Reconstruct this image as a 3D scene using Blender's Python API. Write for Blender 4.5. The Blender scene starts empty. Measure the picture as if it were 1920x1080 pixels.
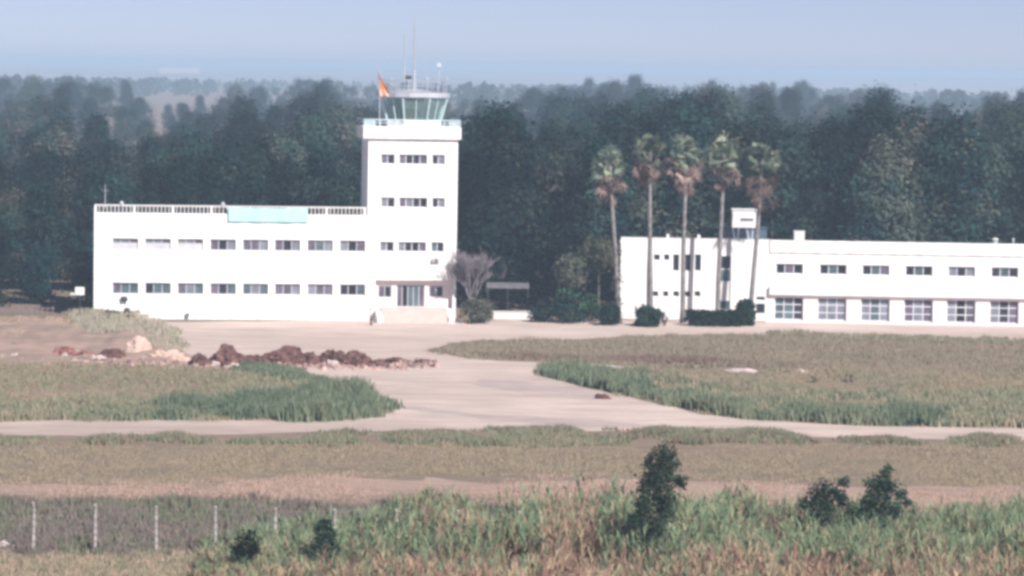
import bpy, bmesh, math, random
import numpy as np
from mathutils import Vector, Matrix, noise as mnoise
from mathutils.geometry import tessellate_polygon

R = math.radians
scene = bpy.context.scene
COL = scene.collection

# ------------------------------------------------------------------ camera, sky, sun, exposure
CAM_H, FPX, HOR, ROLL = 20.2, 6000.0, 128.0, R(0.9)
PITCH = math.atan((540 - HOR) / FPX)
cam_d = bpy.data.cameras.new('camera')
cam = bpy.data.objects.new('camera', cam_d)
COL.objects.link(cam)
cam_d.sensor_width = 36.0
cam_d.lens = 36.0 * FPX / 1920.0
cam_d.clip_start = 1.0
cam_d.clip_end = 40000.0
CAMROT = Matrix.Rotation(math.pi / 2 - PITCH, 3, 'X') @ Matrix.Rotation(ROLL, 3, 'Z')
cam.matrix_world = Matrix.Translation((0, 0, CAM_H)) @ CAMROT.to_4x4()
scene.camera = cam

SUN_EL, SUN_AZ = R(38), R(34)          # sun stands behind the camera, to its right
world = bpy.data.worlds.new('World')
scene.world = world
world.use_nodes = True
nt = world.node_tree
nt.nodes.clear()
wo = nt.nodes.new('ShaderNodeOutputWorld')
bg = nt.nodes.new('ShaderNodeBackground')
sky = nt.nodes.new('ShaderNodeTexSky')
sky.sky_type = 'NISHITA'
sky.sun_disc = False
sky.sun_elevation = SUN_EL
sky.sun_rotation = math.pi - SUN_AZ
sky.air_density = 0.40
sky.dust_density = 0.20
sky.ozone_density = 1.2
bg.inputs[1].default_value = 0.060
tint = nt.nodes.new('ShaderNodeMix')
tint.data_type = 'RGBA'
tint.blend_type = 'MULTIPLY'
tint.inputs['Factor'].default_value = 1.0
tint.inputs['B'].default_value = (1.02, 0.87, 0.95, 1)      # slightly lavender air
nt.links.new(sky.outputs[0], tint.inputs['A'])
nt.links.new(tint.outputs['Result'], bg.inputs[0])
nt.links.new(bg.outputs[0], wo.inputs[0])

sd = bpy.data.lights.new('sun', 'SUN')
sd.energy = 4.4
sd.angle = R(0.5)
sd.color = (1.0, 0.96, 0.915)
sun = bpy.data.objects.new('sun', sd)
COL.objects.link(sun)
sdir = Vector((math.sin(SUN_AZ) * math.cos(SUN_EL), -math.cos(SUN_AZ) * math.cos(SUN_EL), math.sin(SUN_EL)))
sun.rotation_euler = sdir.to_track_quat('Z', 'Y').to_euler()

scene.view_settings.view_transform = 'Standard'
scene.view_settings.look = 'None'
scene.view_settings.exposure = 0.72
scene.view_settings.gamma = 1.0
scene.render.engine = 'CYCLES'
scene.cycles.max_bounces = 6
scene.cycles.diffuse_bounces = 3
scene.cycles.glossy_bounces = 2
scene.cycles.transmission_bounces = 3
scene.cycles.volume_bounces = 2
scene.cycles.transparent_max_bounces = 12
scene.cycles.pixel_filter_type = 'GAUSSIAN'
scene.cycles.filter_width = 3.9

# ------------------------------------------------------------------ helpers
def ray(px, py):
    return (CAMROT @ Vector(((px - 960) / FPX, (540 - py) / FPX, -1.0))).normalized()

def G(px, py, z=0.0):
    d = ray(px, py)
    t = (z - CAM_H) / d.z
    return Vector((d.x * t, d.y * t, z))

def P(px, py, Y):
    d = ray(px, py)
    t = Y / d.y
    return Vector((d.x * t, Y, CAM_H + d.z * t))

def pxscale(Y):
    return FPX / Y

def horizon_y(px):
    return HOR + (px - 960) * math.tan(ROLL)

def lin(r, g, b, k=1.0):
    f = lambda c: (c / 255 / 12.92 if c / 255 <= 0.04045 else ((c / 255 + 0.055) / 1.055) ** 2.4) * k
    return (f(r), f(g), f(b))

def tag(o, label=None, cat=None, group=None, kind=None):
    if label: o['label'] = label
    if cat: o['category'] = cat
    if group: o['group'] = group
    if kind: o['kind'] = kind
    return o

def empty(name, loc=(0, 0, 0), rz=0.0):
    o = bpy.data.objects.new(name, None)
    o.empty_display_size = 0.3
    COL.objects.link(o)
    o.location = loc
    o.rotation_euler = (0, 0, rz)
    return o

def link(name, me, mat, parent=None):
    o = bpy.data.objects.new(name, me)
    if mat is not None:
        me.materials.append(mat)
    COL.objects.link(o)
    if parent is not None:
        o.parent = parent
    return o

def copy_tree(o, parent=None):
    c = o.copy()
    COL.objects.link(c)
    if parent is not None:
        c.parent = parent
    for ch in list(o.children):
        copy_tree(ch, c)
    return c

class MB:
    """collects shapes into one mesh"""
    def __init__(self):
        self.v, self.f = [], []
    def quad(self, a, b, c, d):
        n = len(self.v)
        self.v += [tuple(a), tuple(b), tuple(c), tuple(d)]
        self.f.append((n, n + 1, n + 2, n + 3))
    def box(self, x0, x1, y0, y1, z0, z1):
        n = len(self.v)
        self.v += [(x0, y0, z0), (x1, y0, z0), (x1, y1, z0), (x0, y1, z0), (x0, y0, z1), (x1, y0, z1), (x1, y1, z1), (x0, y1, z1)]
        self.f += [(n, n + 3, n + 2, n + 1), (n + 4, n + 5, n + 6, n + 7), (n, n + 1, n + 5, n + 4), (n + 1, n + 2, n + 6, n + 5), (n + 2, n + 3, n + 7, n + 6), (n + 3, n, n + 4, n + 7)]
        return self
    def tube(self, pts, radii, seg=8):
        pts = [Vector(p) for p in pts]
        rings = []
        for i, p in enumerate(pts):
            d = (pts[min(i + 1, len(pts) - 1)] - pts[max(i - 1, 0)])
            d = d.normalized() if d.length > 1e-6 else Vector((0, 0, 1))
            a = d.orthogonal().normalized()
            if abs(d.z) > 0.7:
                a = (Vector((1, 0, 0)) - d * d.x).normalized()
            b = d.cross(a)
            r = radii[i] if isinstance(radii, (list, tuple)) else radii
            n = len(self.v)
            for k in range(seg):
                t = 2 * math.pi * k / seg
                self.v.append(tuple(p + a * (math.cos(t) * r) + b * (math.sin(t) * r)))
            rings.append(n)
        for i in range(len(rings) - 1):
            for k in range(seg):
                k2 = (k + 1) % seg
                self.f.append((rings[i] + k, rings[i] + k2, rings[i + 1] + k2, rings[i + 1] + k))
        self.f.append(tuple(rings[0] + k for k in reversed(range(seg))))
        self.f.append(tuple(rings[-1] + k for k in range(seg)))
        return self
    def build(self, name, mat, parent=None, bevel=0.0, smooth=False):
        me = bpy.data.meshes.new(name)
        me.from_pydata(self.v, [], self.f)
        me.update()
        if smooth:
            me.polygons.foreach_set('use_smooth', [True] * len(me.polygons))
        o = link(name, me, mat, parent)
        if bevel:
            m = o.modifiers.new('bevel', 'BEVEL')
            m.width = bevel
            m.segments = 1
            m.limit_method = 'ANGLE'
        return o

def cards(name, V, C, mat, parent=None, nv=4):
    """V: (n, nv, 3) corner points, C: (n, 3) linear colours"""
    V = np.asarray(V, dtype=np.float32)
    C = np.asarray(C, dtype=np.float32)
    n = V.shape[0]
    me = bpy.data.meshes.new(name)
    me.vertices.add(n * nv)
    me.vertices.foreach_set('co', V.reshape(-1))
    me.loops.add(n * nv)
    me.loops.foreach_set('vertex_index', np.arange(n * nv, dtype=np.int32))
    me.polygons.add(n)
    me.polygons.foreach_set('loop_start', np.arange(0, n * nv, nv, dtype=np.int32))
    me.polygons.foreach_set('loop_total', np.full(n, nv, dtype=np.int32))
    me.update(calc_edges=True)
    at = me.attributes.new('Col', 'FLOAT_COLOR', 'POINT')
    cc = np.ones((n * nv, 4), dtype=np.float32)
    cc[:, :3] = np.repeat(C, nv, axis=0)
    at.data.foreach_set('color', cc.reshape(-1))
    return link(name, me, mat, parent)

# ------------------------------------------------------------------ materials
def new_mat(name):
    m = bpy.data.materials.new(name)
    m.use_nodes = True
    n = m.node_tree
    bs = n.nodes['Principled BSDF']
    return m, n, bs

def plain(name, col, rough=0.8, metal=0.0, vary=0.12, scale=1.5, spec=0.3, stretch=None):
    """base colour with soft irregular staining"""
    m, n, bs = new_mat(name)
    bs.inputs['Roughness'].default_value = rough
    bs.inputs['Metallic'].default_value = metal
    bs.inputs['Specular IOR Level'].default_value = spec
    tc = n.nodes.new('ShaderNodeTexCoord')
    mp = n.nodes.new('ShaderNodeMapping')
    if stretch: mp.inputs['Scale'].default_value = stretch
    nz = n.nodes.new('ShaderNodeTexNoise')
    nz.inputs['Scale'].default_value = scale
    nz.inputs['Detail'].default_value = 5
    cr = n.nodes.new('ShaderNodeValToRGB')
    cr.color_ramp.elements[0].position = 0.3
    cr.color_ramp.elements[1].position = 0.7
    cr.color_ramp.elements[0].color = (*[c * (1 - vary) for c in col], 1)
    cr.color_ramp.elements[1].color = (*[min(1, c * (1 + vary * 0.6)) for c in col], 1)
    n.links.new(tc.outputs['Object'], mp.inputs[0])
    n.links.new(mp.outputs[0], nz.inputs['Vector'])
    n.links.new(nz.outputs['Fac'], cr.inputs[0])
    n.links.new(cr.outputs[0], bs.inputs['Base Color'])
    return m

def leaf_mat(name, trans=0.25, rand=0.25):
    m, n, bs = new_mat(name)
    out = n.nodes['Material Output']
    at = n.nodes.new('ShaderNodeAttribute')
    at.attribute_name = 'Col'
    oi = n.nodes.new('ShaderNodeObjectInfo')
    hsv = n.nodes.new('ShaderNodeHueSaturation')
    mr = n.nodes.new('ShaderNodeMapRange')
    mr.inputs['To Min'].default_value = 1 - rand
    mr.inputs['To Max'].default_value = 1 + rand
    n.links.new(oi.outputs['Random'], mr.inputs['Value'])
    n.links.new(mr.outputs[0], hsv.inputs['Value'])
    n.links.new(at.outputs['Color'], hsv.inputs['Color'])
    df = n.nodes.new('ShaderNodeBsdfDiffuse')
    tr = n.nodes.new('ShaderNodeBsdfTranslucent')
    mx = n.nodes.new('ShaderNodeMixShader')
    mx.inputs[0].default_value = trans
    n.links.new(hsv.outputs[0], df.inputs[0])
    n.links.new(hsv.outputs[0], tr.inputs[0])
    n.links.new(df.outputs[0], mx.inputs[1])
    n.links.new(tr.outputs[0], mx.inputs[2])
    n.links.new(mx.outputs[0], out.inputs[0])
    n.nodes.remove(bs)
    return m

def ground_mat(name, cols, s1=0.02, s2=0.35, stretch=(0.35, 1, 1), bump=0.3):
    """several soil and dry-grass tones in large irregular patches, with fine speckle"""
    m, n, bs = new_mat(name)
    bs.inputs['Roughness'].default_value = 0.95
    bs.inputs['Specular IOR Level'].default_value = 0.1
    tc = n.nodes.new('ShaderNodeTexCoord')
    mp = n.nodes.new('ShaderNodeMapping')
    mp.inputs['Scale'].default_value = stretch
    n.links.new(tc.outputs['Object'], mp.inputs[0])
    a = n.nodes.new('ShaderNodeTexNoise')
    a.inputs['Scale'].default_value = s1
    a.inputs['Detail'].default_value = 6
    a.inputs['Roughness'].default_value = 0.65
    n.links.new(mp.outputs[0], a.inputs['Vector'])
    cr = n.nodes.new('ShaderNodeValToRGB')
    el = cr.color_ramp.elements
    while len(el) < len(cols): el.new(0.5)
    for i, c in enumerate(cols):
        el[i].position = 0.32 + 0.36 * i / (len(cols) - 1)
        el[i].color = (*c, 1)
    n.links.new(a.outputs['Fac'], cr.inputs[0])
    b = n.nodes.new('ShaderNodeTexNoise')
    b.inputs['Scale'].default_value = s2
    b.inputs['Detail'].default_value = 8
    b.inputs['Roughness'].default_value = 0.75
    n.links.new(mp.outputs[0], b.inputs['Vector'])
    mr = n.nodes.new('ShaderNodeMapRange')
    mr.inputs['From Min'].default_value = 0.3
    mr.inputs['From Max'].default_value = 0.7
    mr.inputs['To Min'].default_value = 0.74
    mr.inputs['To Max'].default_value = 1.2
    n.links.new(b.outputs['Fac'], mr.inputs['Value'])
    mx = n.nodes.new('ShaderNodeMix')
    mx.data_type = 'RGBA'
    mx.blend_type = 'MULTIPLY'
    mx.inputs['Factor'].default_value = 1.0
    n.links.new(cr.outputs[0], mx.inputs['A'])
    n.links.new(mr.outputs[0], mx.inputs['B'])
    n.links.new(mx.outputs['Result'], bs.inputs['Base Color'])
    bp = n.nodes.new('ShaderNodeBump')
    bp.inputs['Strength'].default_value = bump
    bp.inputs['Distance'].default_value = 0.08
    n.links.new(b.outputs['Fac'], bp.inputs['Height'])
    n.links.new(bp.outputs[0], bs.inputs['Normal'])
    return m

M = {}
M['white'] = plain('white_paint', (0.78, 0.77, 0.75), 0.7, vary=0.16, scale=0.9, stretch=(1.6, 1.6, 0.22))
M['white2'] = plain('aged_white_paint', (0.70, 0.68, 0.67), 0.75, vary=0.12, scale=0.8)
M['shadepink_slab'] = plain('shade_pink_wall_and_slab', (0.74, 0.66, 0.65), 0.8, vary=0.08, scale=0.8)  # white wall with the pink of overhang shade in its colour; slab shares it
M['roofgrey'] = plain('roof_grey', (0.32, 0.31, 0.30), 0.9)
M['frame'] = plain('window_frame_grey', (0.46, 0.46, 0.48), 0.5)
M['framew'] = plain('window_frame_pale', (0.62, 0.62, 0.66), 0.5)
M['dark'] = plain('dark_fitting', (0.05, 0.05, 0.055), 0.6)
M['glass_dark'] = plain('dark_window_glass', (0.025, 0.027, 0.04), 0.12, vary=0.5, spec=0.5, scale=0.9)
M['glass_teal'] = plain('teal_curtained_glass', (0.085, 0.125, 0.14), 0.2, vary=0.5, spec=0.5, scale=1.2)
M['glass_mauve'] = plain('mauve_curtained_glass', (0.12, 0.10, 0.135), 0.2, vary=0.5, spec=0.5, scale=1.2)
M['glass_grey'] = plain('grey_curtained_glass', (0.19, 0.20, 0.235), 0.2, vary=0.35, spec=0.5, scale=1.2)
M['open'] = plain('dark_open_doorway', (0.012, 0.012, 0.016), 0.9)
M['aerial'] = plain('grey_aerial_paint', (.36, .37, .41), .6)
M['metal'] = plain('pale_metal', (0.50, 0.52, 0.57), 0.45, metal=0.2)
M['cabmetal'] = plain('pale_blue_cab_metal', (0.50, 0.62, 0.66), 0.5)
M['cyan'] = plain('turquoise_cloth', (0.42, 0.68, 0.70), 0.85, vary=0.14, scale=1.4)
M['stepstone'] = plain('pink_stone_steps', (0.60, 0.47, 0.43), 0.9, vary=0.12, scale=2)
M['bark'] = plain('grey_bark', (0.10, 0.085, 0.075), 0.95, vary=0.4, scale=4)
M['palmbark'] = plain('palm_bark', (0.22, 0.20, 0.20), 0.95, vary=0.45, scale=4)
M['ivybark'] = plain('dark_palm_bark', (0.13, 0.10, 0.10), 0.95, vary=0.4, scale=4)
M['twig'] = plain('pale_bare_twigs', (0.23, 0.20, 0.215), 0.95, vary=0.3, scale=3)
M['leaf'] = leaf_mat('leaf', 0.22, 0.45)
M['blade'] = leaf_mat('grass_blade', 0.3, 0.0)
M['post'] = plain('weathered_fence_post', (0.40, 0.36, 0.34), 0.9, vary=0.25, scale=5)
M['wire'] = plain('fence_wire', (0.22, 0.21, 0.20), 0.6, metal=0.5)
M['dullroof'] = plain('dull_mauve_sheet', (.15, .14, .155), .9, vary=.3)
M['faded'] = plain('faded_sheeting', (.50, .44, .43), .9)
M['blind'] = plain('pale_grey_blind', (.50, .49, .53), .8, vary=.15)
M['picket'] = plain('faded_mauve_boards', (.20, .15, .165), .9, vary=.3)
M['soil'] = plain('dark_red_soil', (0.15, 0.078, 0.07), 0.98, vary=0.7, scale=2.2, spec=0.1)
M['clod'] = plain('mixed_clods', (.40, .27, .24), .98, vary=.85, scale=.7, spec=.1)
M['redsoil'] = plain('red_soil', (0.27, 0.125, 0.11), 0.98, vary=0.5, scale=1.8, spec=0.1)
M['pinkrock'] = plain('pink_pale_rock', (0.56, 0.40, 0.34), 0.95, vary=0.25, scale=1.6)
M['whiterock'] = plain('white_rubble', (0.54, 0.45, 0.42), 0.95, vary=0.22, scale=3)
M['bluegrey'] = plain('blue_grey_sheeting', (0.06, 0.095, 0.13), 0.6, vary=0.2)

def glass_mat():
    m, n, bs = new_mat('cab_glass')
    out = n.nodes['Material Output']
    tp = n.nodes.new('ShaderNodeBsdfTransparent')
    tp.inputs[0].default_value = (0.86, 0.95, 0.93, 1)
    bs.inputs['Base Color'].default_value = (0.34, 0.46, 0.44, 1)
    bs.inputs['Roughness'].default_value = 0.08
    mx = n.nodes.new('ShaderNodeMixShader')
    mx.inputs[0].default_value = 0.26
    n.links.new(tp.outputs[0], mx.inputs[1])
    n.links.new(bs.outputs[0], mx.inputs[2])
    n.links.new(mx.outputs[0], out.inputs[0])
    return m
M['cabglass'] = glass_mat()

def flag_mat():
    m, n, bs = new_mat('flag_cloth')
    bs.inputs['Roughness'].default_value = 0.9
    tc = n.nodes.new('ShaderNodeTexCoord')
    sp = n.nodes.new('ShaderNodeSeparateXYZ')
    cr = n.nodes.new('ShaderNodeValToRGB')
    cr.color_ramp.interpolation = 'CONSTANT'
    e = cr.color_ramp.elements
    e.new(0.5)
    e[0].position, e[0].color = 0.0, (0.80, 0.42, 0.30, 1)
    e[1].position, e[1].color = 0.28, (0.85, 0.30, 0.06, 1)
    e[2].position, e[2].color = 0.68, (0.62, 0.12, 0.13, 1)
    n.links.new(tc.outputs['Generated'], sp.inputs[0])
    n.links.new(sp.outputs['Z'], cr.inputs[0])
    n.links.new(cr.outputs[0], bs.inputs['Base Color'])
    return m
M['flag'] = flag_mat()

M['plain'] = ground_mat('far_plain', [(0.10, 0.11, 0.08), (0.22, 0.18, 0.14), (0.55, 0.46, 0.42), (0.20, 0.18, 0.14)], 0.004, 0.02, (0.25, 1, 1), 0.0)
TAN = (0.235, 0.180, 0.136)
M['field'] = ground_mat('dry_field', [(0.185, 0.155, 0.115), (0.235, 0.185, 0.14), (0.255, 0.185, 0.145), (0.31, 0.215, 0.175)], 0.035, 0.6, (0.3, 1, 1))
M['apron'] = ground_mat('pale_dirt', [(0.44, 0.345, 0.305), (0.525, 0.415, 0.37), (0.57, 0.455, 0.405), (0.61, 0.495, 0.44)], 0.05, 0.5, (0.35, 1, 1), 0.15)
M['grey_apron'] = ground_mat('worn_greyer_dirt', [(0.44, 0.35, 0.33), (0.48, 0.385, 0.36), (0.52, 0.42, 0.385)], 0.08, 0.6, (0.4, 1, 1), 0.15)
M['scrub'] = ground_mat('dark_scrub_soil', [(0.085, 0.075, 0.06), (0.115, 0.10, 0.08), (0.15, 0.12, 0.095)], 0.2, 1.2, (0.6, 1, 1))
M['pinksoil'] = ground_mat('pinkish_bare_strip', [(0.29, 0.215, 0.17), (0.37, 0.265, 0.215), (0.44, 0.31, 0.26)], 0.12, 0.9, (0.25, 1, 1))
M['bank'] = ground_mat('grassy_bank_soil', [(0.24, 0.195, 0.15), (0.33, 0.24, 0.195), (0.44, 0.30, 0.25)], 0.12, 0.8, (0.5, 1, 1))

# ------------------------------------------------------------------ ground
def sheet(name, pts_px, z, mat, wob=0.0, sub=1.5, seed=0):
    """flat sheet laid on the ground; the outline gets natural irregular edges"""
    pts = [G(x, y) for x, y in pts_px]
    out = []
    for i, p in enumerate(pts):
        q = pts[(i + 1) % len(pts)]
        L = (q - p).length
        k = max(1, int(L / sub)) if wob else 1
        for j in range(min(k, 150)):
            c = p.lerp(q, j / min(k, 150))
            if wob:
                c = c + Vector((mnoise.noise((c.x * .3, c.y * .3, seed)), mnoise.noise((c.x * .3, c.y * .3, seed + 9.1)), 0)) * wob
            out.append(Vector((c.x, c.y, z)))
    tris = tessellate_polygon([out])
    me = bpy.data.meshes.new(name)
    me.from_pydata([tuple(v) for v in out], [], [tuple(t) for t in tris])
    me.update()
    # face up
    bm = bmesh.new(); bm.from_mesh(me)
    for f in bm.faces:
        if f.normal.z < 0: f.normal_flip()
    bm.to_mesh(me); bm.free()
    return tag(link(name, me, mat), kind='structure')

g = MB()
g.quad((-6000, -40, 0), (6000, -40, 0), (6000, 12000, 0), (-6000, 12000, 0))
tag(g.build('ground', M['field']), kind='structure')

APRON = [(120, 606), (690, 600), (1160, 600), (1420, 604), (2000, 612), (2000, 652), (1760, 637), (1600, 634), (1400, 628), (1270, 628), (1080, 636), (900, 638), (830, 648), (795, 657),
         (840, 668), (930, 677), (1060, 681), (1160, 683), (1215, 690), (1080, 689), (1012, 694), (1010, 704), (1060, 716), (1120, 730), (1200, 750), (1300, 774), (1400, 787), (1600, 798), (1760, 802), (2000, 806),
         (2000, 826), (1600, 822), (1300, 810), (960, 808), (720, 808), (300, 817), (-100, 818), (-100, 789), (300, 788), (600, 787), (715, 784), (726, 766), (718, 748), (640, 728), (560, 704), (520, 692), (470, 690), (330, 686), (200, 684), (-100, 676), (-100, 655), (120, 640)]
sheet('dirt_apron', APRON, 0.012, M['apron'], 0.8, 1.0, 3)
sheet('worn_track_strip', [(905, 712), (985, 715), (1090, 727), (1150, 745), (1110, 750), (980, 738), (900, 722)], 0.02, M['grey_apron'], 0.7, 1, 5)
sheet('worn_track_path', [(560, 745), (700, 752), (900, 776), (1150, 792), (1300, 800), (1100, 800), (900, 786), (740, 764)], 0.02, M['grey_apron'], 0.8, 1, 6)
sheet('scrub_strip', [(-60, 940), (200, 938), (420, 940), (700, 950), (900, 960), (1300, 985), (1960, 1000), (1960, 1075), (900, 1060), (400, 1048), (-60, 1046)], 0.010, M['scrub'], 0.8, 0.8, 7)
sheet('bare_soil_strip', [(-60, 912), (130, 915), (300, 910), (480, 902), (640, 897), (820, 899), (1000, 903), (1150, 896), (1330, 903), (1500, 912), (1700, 908), (2000, 921), (2000, 950), (1500, 944), (1000, 941), (800, 930), (620, 934), (300, 926), (120, 931), (-60, 926)], 0.006, M['pinksoil'], 3.2, 0.7, 8)

# low grassy bank of spoil at the left, in front of the wing
def bank():
    nx, ny = 60, 26
    vs, fs = [], []
    top = lambda t: np.interp(t, [0, .35, .5, .62, .8, 1], [596, 592, 590, 594, 622, 664])
    for j in range(ny + 1):
        for i in range(nx + 1):
            t = i / nx
            px = -60 + t * 420
            yb = 682
            py = top(t) + 4 + (yb - top(t)) * j / ny
            p = G(px, py)
            e = min(t / .05, 1) * min((1 - t) / .12, 1)
            pr = math.sin(math.pi * min(1, j / ny)) ** .7
            h = 0.75 * e * pr * (0.75 + 0.5 * mnoise.noise((p.x * .35, p.y * .12, 2))) + 0.2 * mnoise.noise((p.x * 1.1, p.y * .5, 5)) * pr
            vs.append((p.x, p.y, max(h, 0) + 0.016))
    for j in range(ny):
        for i in range(nx):
            a = j * (nx + 1) + i
            fs.append((a, a + 1, a + nx + 2, a + nx + 1)[::-1])
    me = bpy.data.meshes.new('grassy_bank')
    me.from_pydata(vs, [], fs)
    me.polygons.foreach_set('use_smooth', [True] * len(fs))
    o = tag(link('grassy_bank', me, M['bank']), kind='structure')
    return o
bank()

# gentle far plain
def hills():
    nx, ny = 80, 16
    vs, fs = [], []
    for j in range(ny + 1):
        Y = 3300 + 5200 * j / ny
        for i in range(nx + 1):
            X = -2200 + 4400 * i / nx
            h = 17 * math.sin(math.pi * min(1, j / ny * .5 + .0)) * (0.8 + .5 * mnoise.noise((X / 700, Y / 1500, 1))) - 1.0 * (j == 0)
            vs.append((X, Y, h - .5 * (j == 0)))
    for j in range(ny):
        for i in range(nx):
            a = j * (nx + 1) + i
            fs.append((a, a + 1, a + nx + 2, a + nx + 1))
    me = bpy.data.meshes.new('hills')
    me.from_pydata(vs, [], fs)
    me.polygons.foreach_set('use_smooth', [True] * len(fs))
    tag(link('hills', me, M['plain']), kind='structure')
hills()

# ------------------------------------------------------------------ buildings
class Facade:
    """vertical plane through ground pixel (px, py), turned by a; local x runs along it, local y into the building"""
    def __init__(self, px, py, a):
        self.o = G(px, py)
        self.a = a
        self.u = Vector((math.cos(a), math.sin(a), 0))
        self.n = Vector((math.sin(a), -math.cos(a), 0))
    def sz(self, px, py, out=0.0):
        d = ray(px, py)
        c = Vector((0, 0, CAM_H))
        o = self.o + self.n * out
        t = (o - c).dot(self.n) / d.dot(self.n)
        p = c + d * t
        return (p - self.o).dot(self.u), p.z
    def rect(self, x0, y0, x1, y1, out=0.0):
        s0, z1 = self.sz(x0, y0, out)
        s1, z0 = self.sz(x1, y1, out)
        return s0, s1, z0, z1
    def pt(self, s, z, y=0.0):
        return self.o + self.u * s - self.n * y + Vector((0, 0, z))

def wall_mesh(mb, s0, s1, z0, z1, holes, depth, y=0.0, rev=0.24, drop=0.7):
    """front wall with real openings and their reveals, then the other sides of the block"""
    xs = sorted({s0, s1, *[h[0] for h in holes], *[h[1] for h in holes]})
    zs = sorted({z0, z1, *[h[2] for h in holes], *[h[3] for h in holes]})
    for i in range(len(xs) - 1):
        for k in range(len(zs) - 1):
            cx, cz = (xs[i] + xs[i + 1]) / 2, (zs[k] + zs[k + 1]) / 2
            if any(h[0] < cx < h[1] and h[2] < cz < h[3] for h in holes):
                continue
            mb.quad((xs[i], y, zs[k]), (xs[i + 1], y, zs[k]), (xs[i + 1], y, zs[k + 1]), (xs[i], y, zs[k + 1]))
    for a, b, c, d in holes:
        q = y + rev
        mb.quad((a, y, c), (b, y, c), (b, q, c), (a, q, c))
        mb.quad((a, q, d), (b, q, d), (b, y, d), (a, y, d))
        mb.quad((a, q, c), (a, q, d), (a, y, d), (a, y, c))
        mb.quad((b, y, c), (b, y, d), (b, q, d), (b, q, c))
    if depth:
        q, t, zt = y + depth, y + .36, z1 - drop
        for (p0, p1) in (((s0, q), (s0, t)), ((s1, t), (s1, q)), ((s1, q), (s0, q))):
            mb.quad((*p0, z0), (*p1, z0), (*p1, zt), (*p0, zt))
        mb.quad((s0, t, zt), (s1, t, zt), (s1, q, zt), (s0, q, zt))
        # parapet strip behind the front face
        mb.quad((s0, t, z0), (s0, y, z0), (s0, y, z1), (s0, t, z1))
        mb.quad((s1, y, z0), (s1, t, z0), (s1, t, z1), (s1, y, z1))
        mb.quad((s0, y, z1), (s1, y, z1), (s1, t, z1), (s0, t, z1))
        mb.quad((s1, t, zt), (s0, t, zt), (s0, t, z1), (s1, t, z1))
    return mb

rnd = random.Random(11)
def window(parent, h, cols, rows=1, y=0.0, rev=0.24, panes=None, frame='frame', fw=0.07, name='window', blind=None):
    a, b, c, d = h
    mb = MB()
    q0, q1 = y + rev - 0.07, y + rev - 0.01
    mb.box(a, a + fw, q0, q1, c, d); mb.box(b - fw, b, q0, q1, c, d)
    mb.box(a + fw, b - fw, q0, q1, c, c + fw); mb.box(a + fw, b - fw, q0, q1, d - fw, d)
    for i in range(1, cols):
        x = a + (b - a) * i / cols
        mb.box(x - fw / 2, x + fw / 2, q0 + .004, q1 - .004, c + fw, d - fw)
    for k in range(1, rows):
        z = c + (d - c) * k / rows
        mb.box(a + fw, b - fw, q0 + .008, q1 - .008, z - fw / 2, z + fw / 2)
    w = mb.build(name, M[frame], parent)
    for i in range(cols):
        p = MB()
        x0, x1 = a + (b - a) * i / cols, a + (b - a) * (i + 1) / cols
        p.box(x0, x1, y + rev - 0.04, y + rev + 0.03, c, d)
        m = panes[i % len(panes)] if panes else rnd.choice(['glass_dark', 'glass_dark', 'glass_teal', 'glass_mauve', 'glass_grey'])
        p.build('pane', M[m], w)
    if blind:
        z = c + (d - c) * blind
        MB().box(a + .03, b - .03, y + rev - 0.11, y + rev - 0.08, c, z).build('blind', M['blind'], w)
    return w

# --- control tower and long wing share one front line
F1 = Facade(690, 601, R(7.0))
wing = tag(empty('terminal_wing', F1.o, F1.a), 'long white two-storey wing with two rows of windows and railed flat roof', 'building')
sL, _ = F1.sz(176, 500)
sR, _ = F1.sz(690, 400)
_, zP = F1.sz(430, 401)
holes, spec = [], []
xs_w = [235, 296, 357, 418, 479, 539, 600, 661]
ww, wh = 2.02, 0.90
for row, (ya, yb) in enumerate([(458, 461), (540, 544)]):
    _, zc = F1.sz(440, (ya + yb) / 2)
    for i, x in enumerate(xs_w):
        s, _ = F1.sz(x, (ya + yb) / 2)
        h = (s - ww / 2, s + ww / 2, zc - wh / 2, zc + wh / 2)
        holes.append(h); spec.append((row, i))
mb = wall_mesh(MB(), sL, sR - .003, 0, zP, holes, 9.0)
mb.build('wall', M['white'], wing)
pal = {(0, 3): ['glass_mauve', 'glass_dark', 'glass_grey'], (0, 4): ['glass_mauve', 'glass_mauve', 'glass_grey'], (0, 5): ['glass_mauve', 'glass_dark', 'glass_grey'], (0, 6): ['glass_mauve', 'glass_teal', 'glass_grey'], (0, 7): ['glass_grey', 'glass_dark', 'glass_mauve'],
       (1, 0): ['glass_mauve', 'glass_teal', 'glass_teal'], (1, 1): ['glass_dark', 'glass_teal', 'glass_teal'], (1, 2): ['glass_mauve', 'glass_grey', 'glass_teal'], (1, 3): ['glass_mauve', 'glass_dark', 'glass_teal'], (1, 4): ['glass_teal', 'glass_grey', 'glass_teal'], (1, 5): ['glass_mauve', 'glass_mauve', 'glass_grey'], (1, 6): ['glass_grey', 'glass_mauve', 'glass_mauve'], (1, 7): ['glass_dark', 'open', 'glass_teal']}
for h, (row, i) in zip(holes, spec):
    w = window(wing, h, 3, panes=pal.get((row, i), ['glass_grey', 'glass_grey', 'glass_mauve']), blind=0.62 if row == 0 and i < 3 else None)
    if row == 0 and i < 3: w['label'] = 'window with its white blind mostly closed'
# sill bands
for row in (0, 1):
    z = holes[row * 8][2]
    MB().box(sL + 1.2, sR - .4, -0.06, 0.0 - .002, z - 0.42, z - 0.36).build('sill_band', M['white2'], wing)
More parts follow.
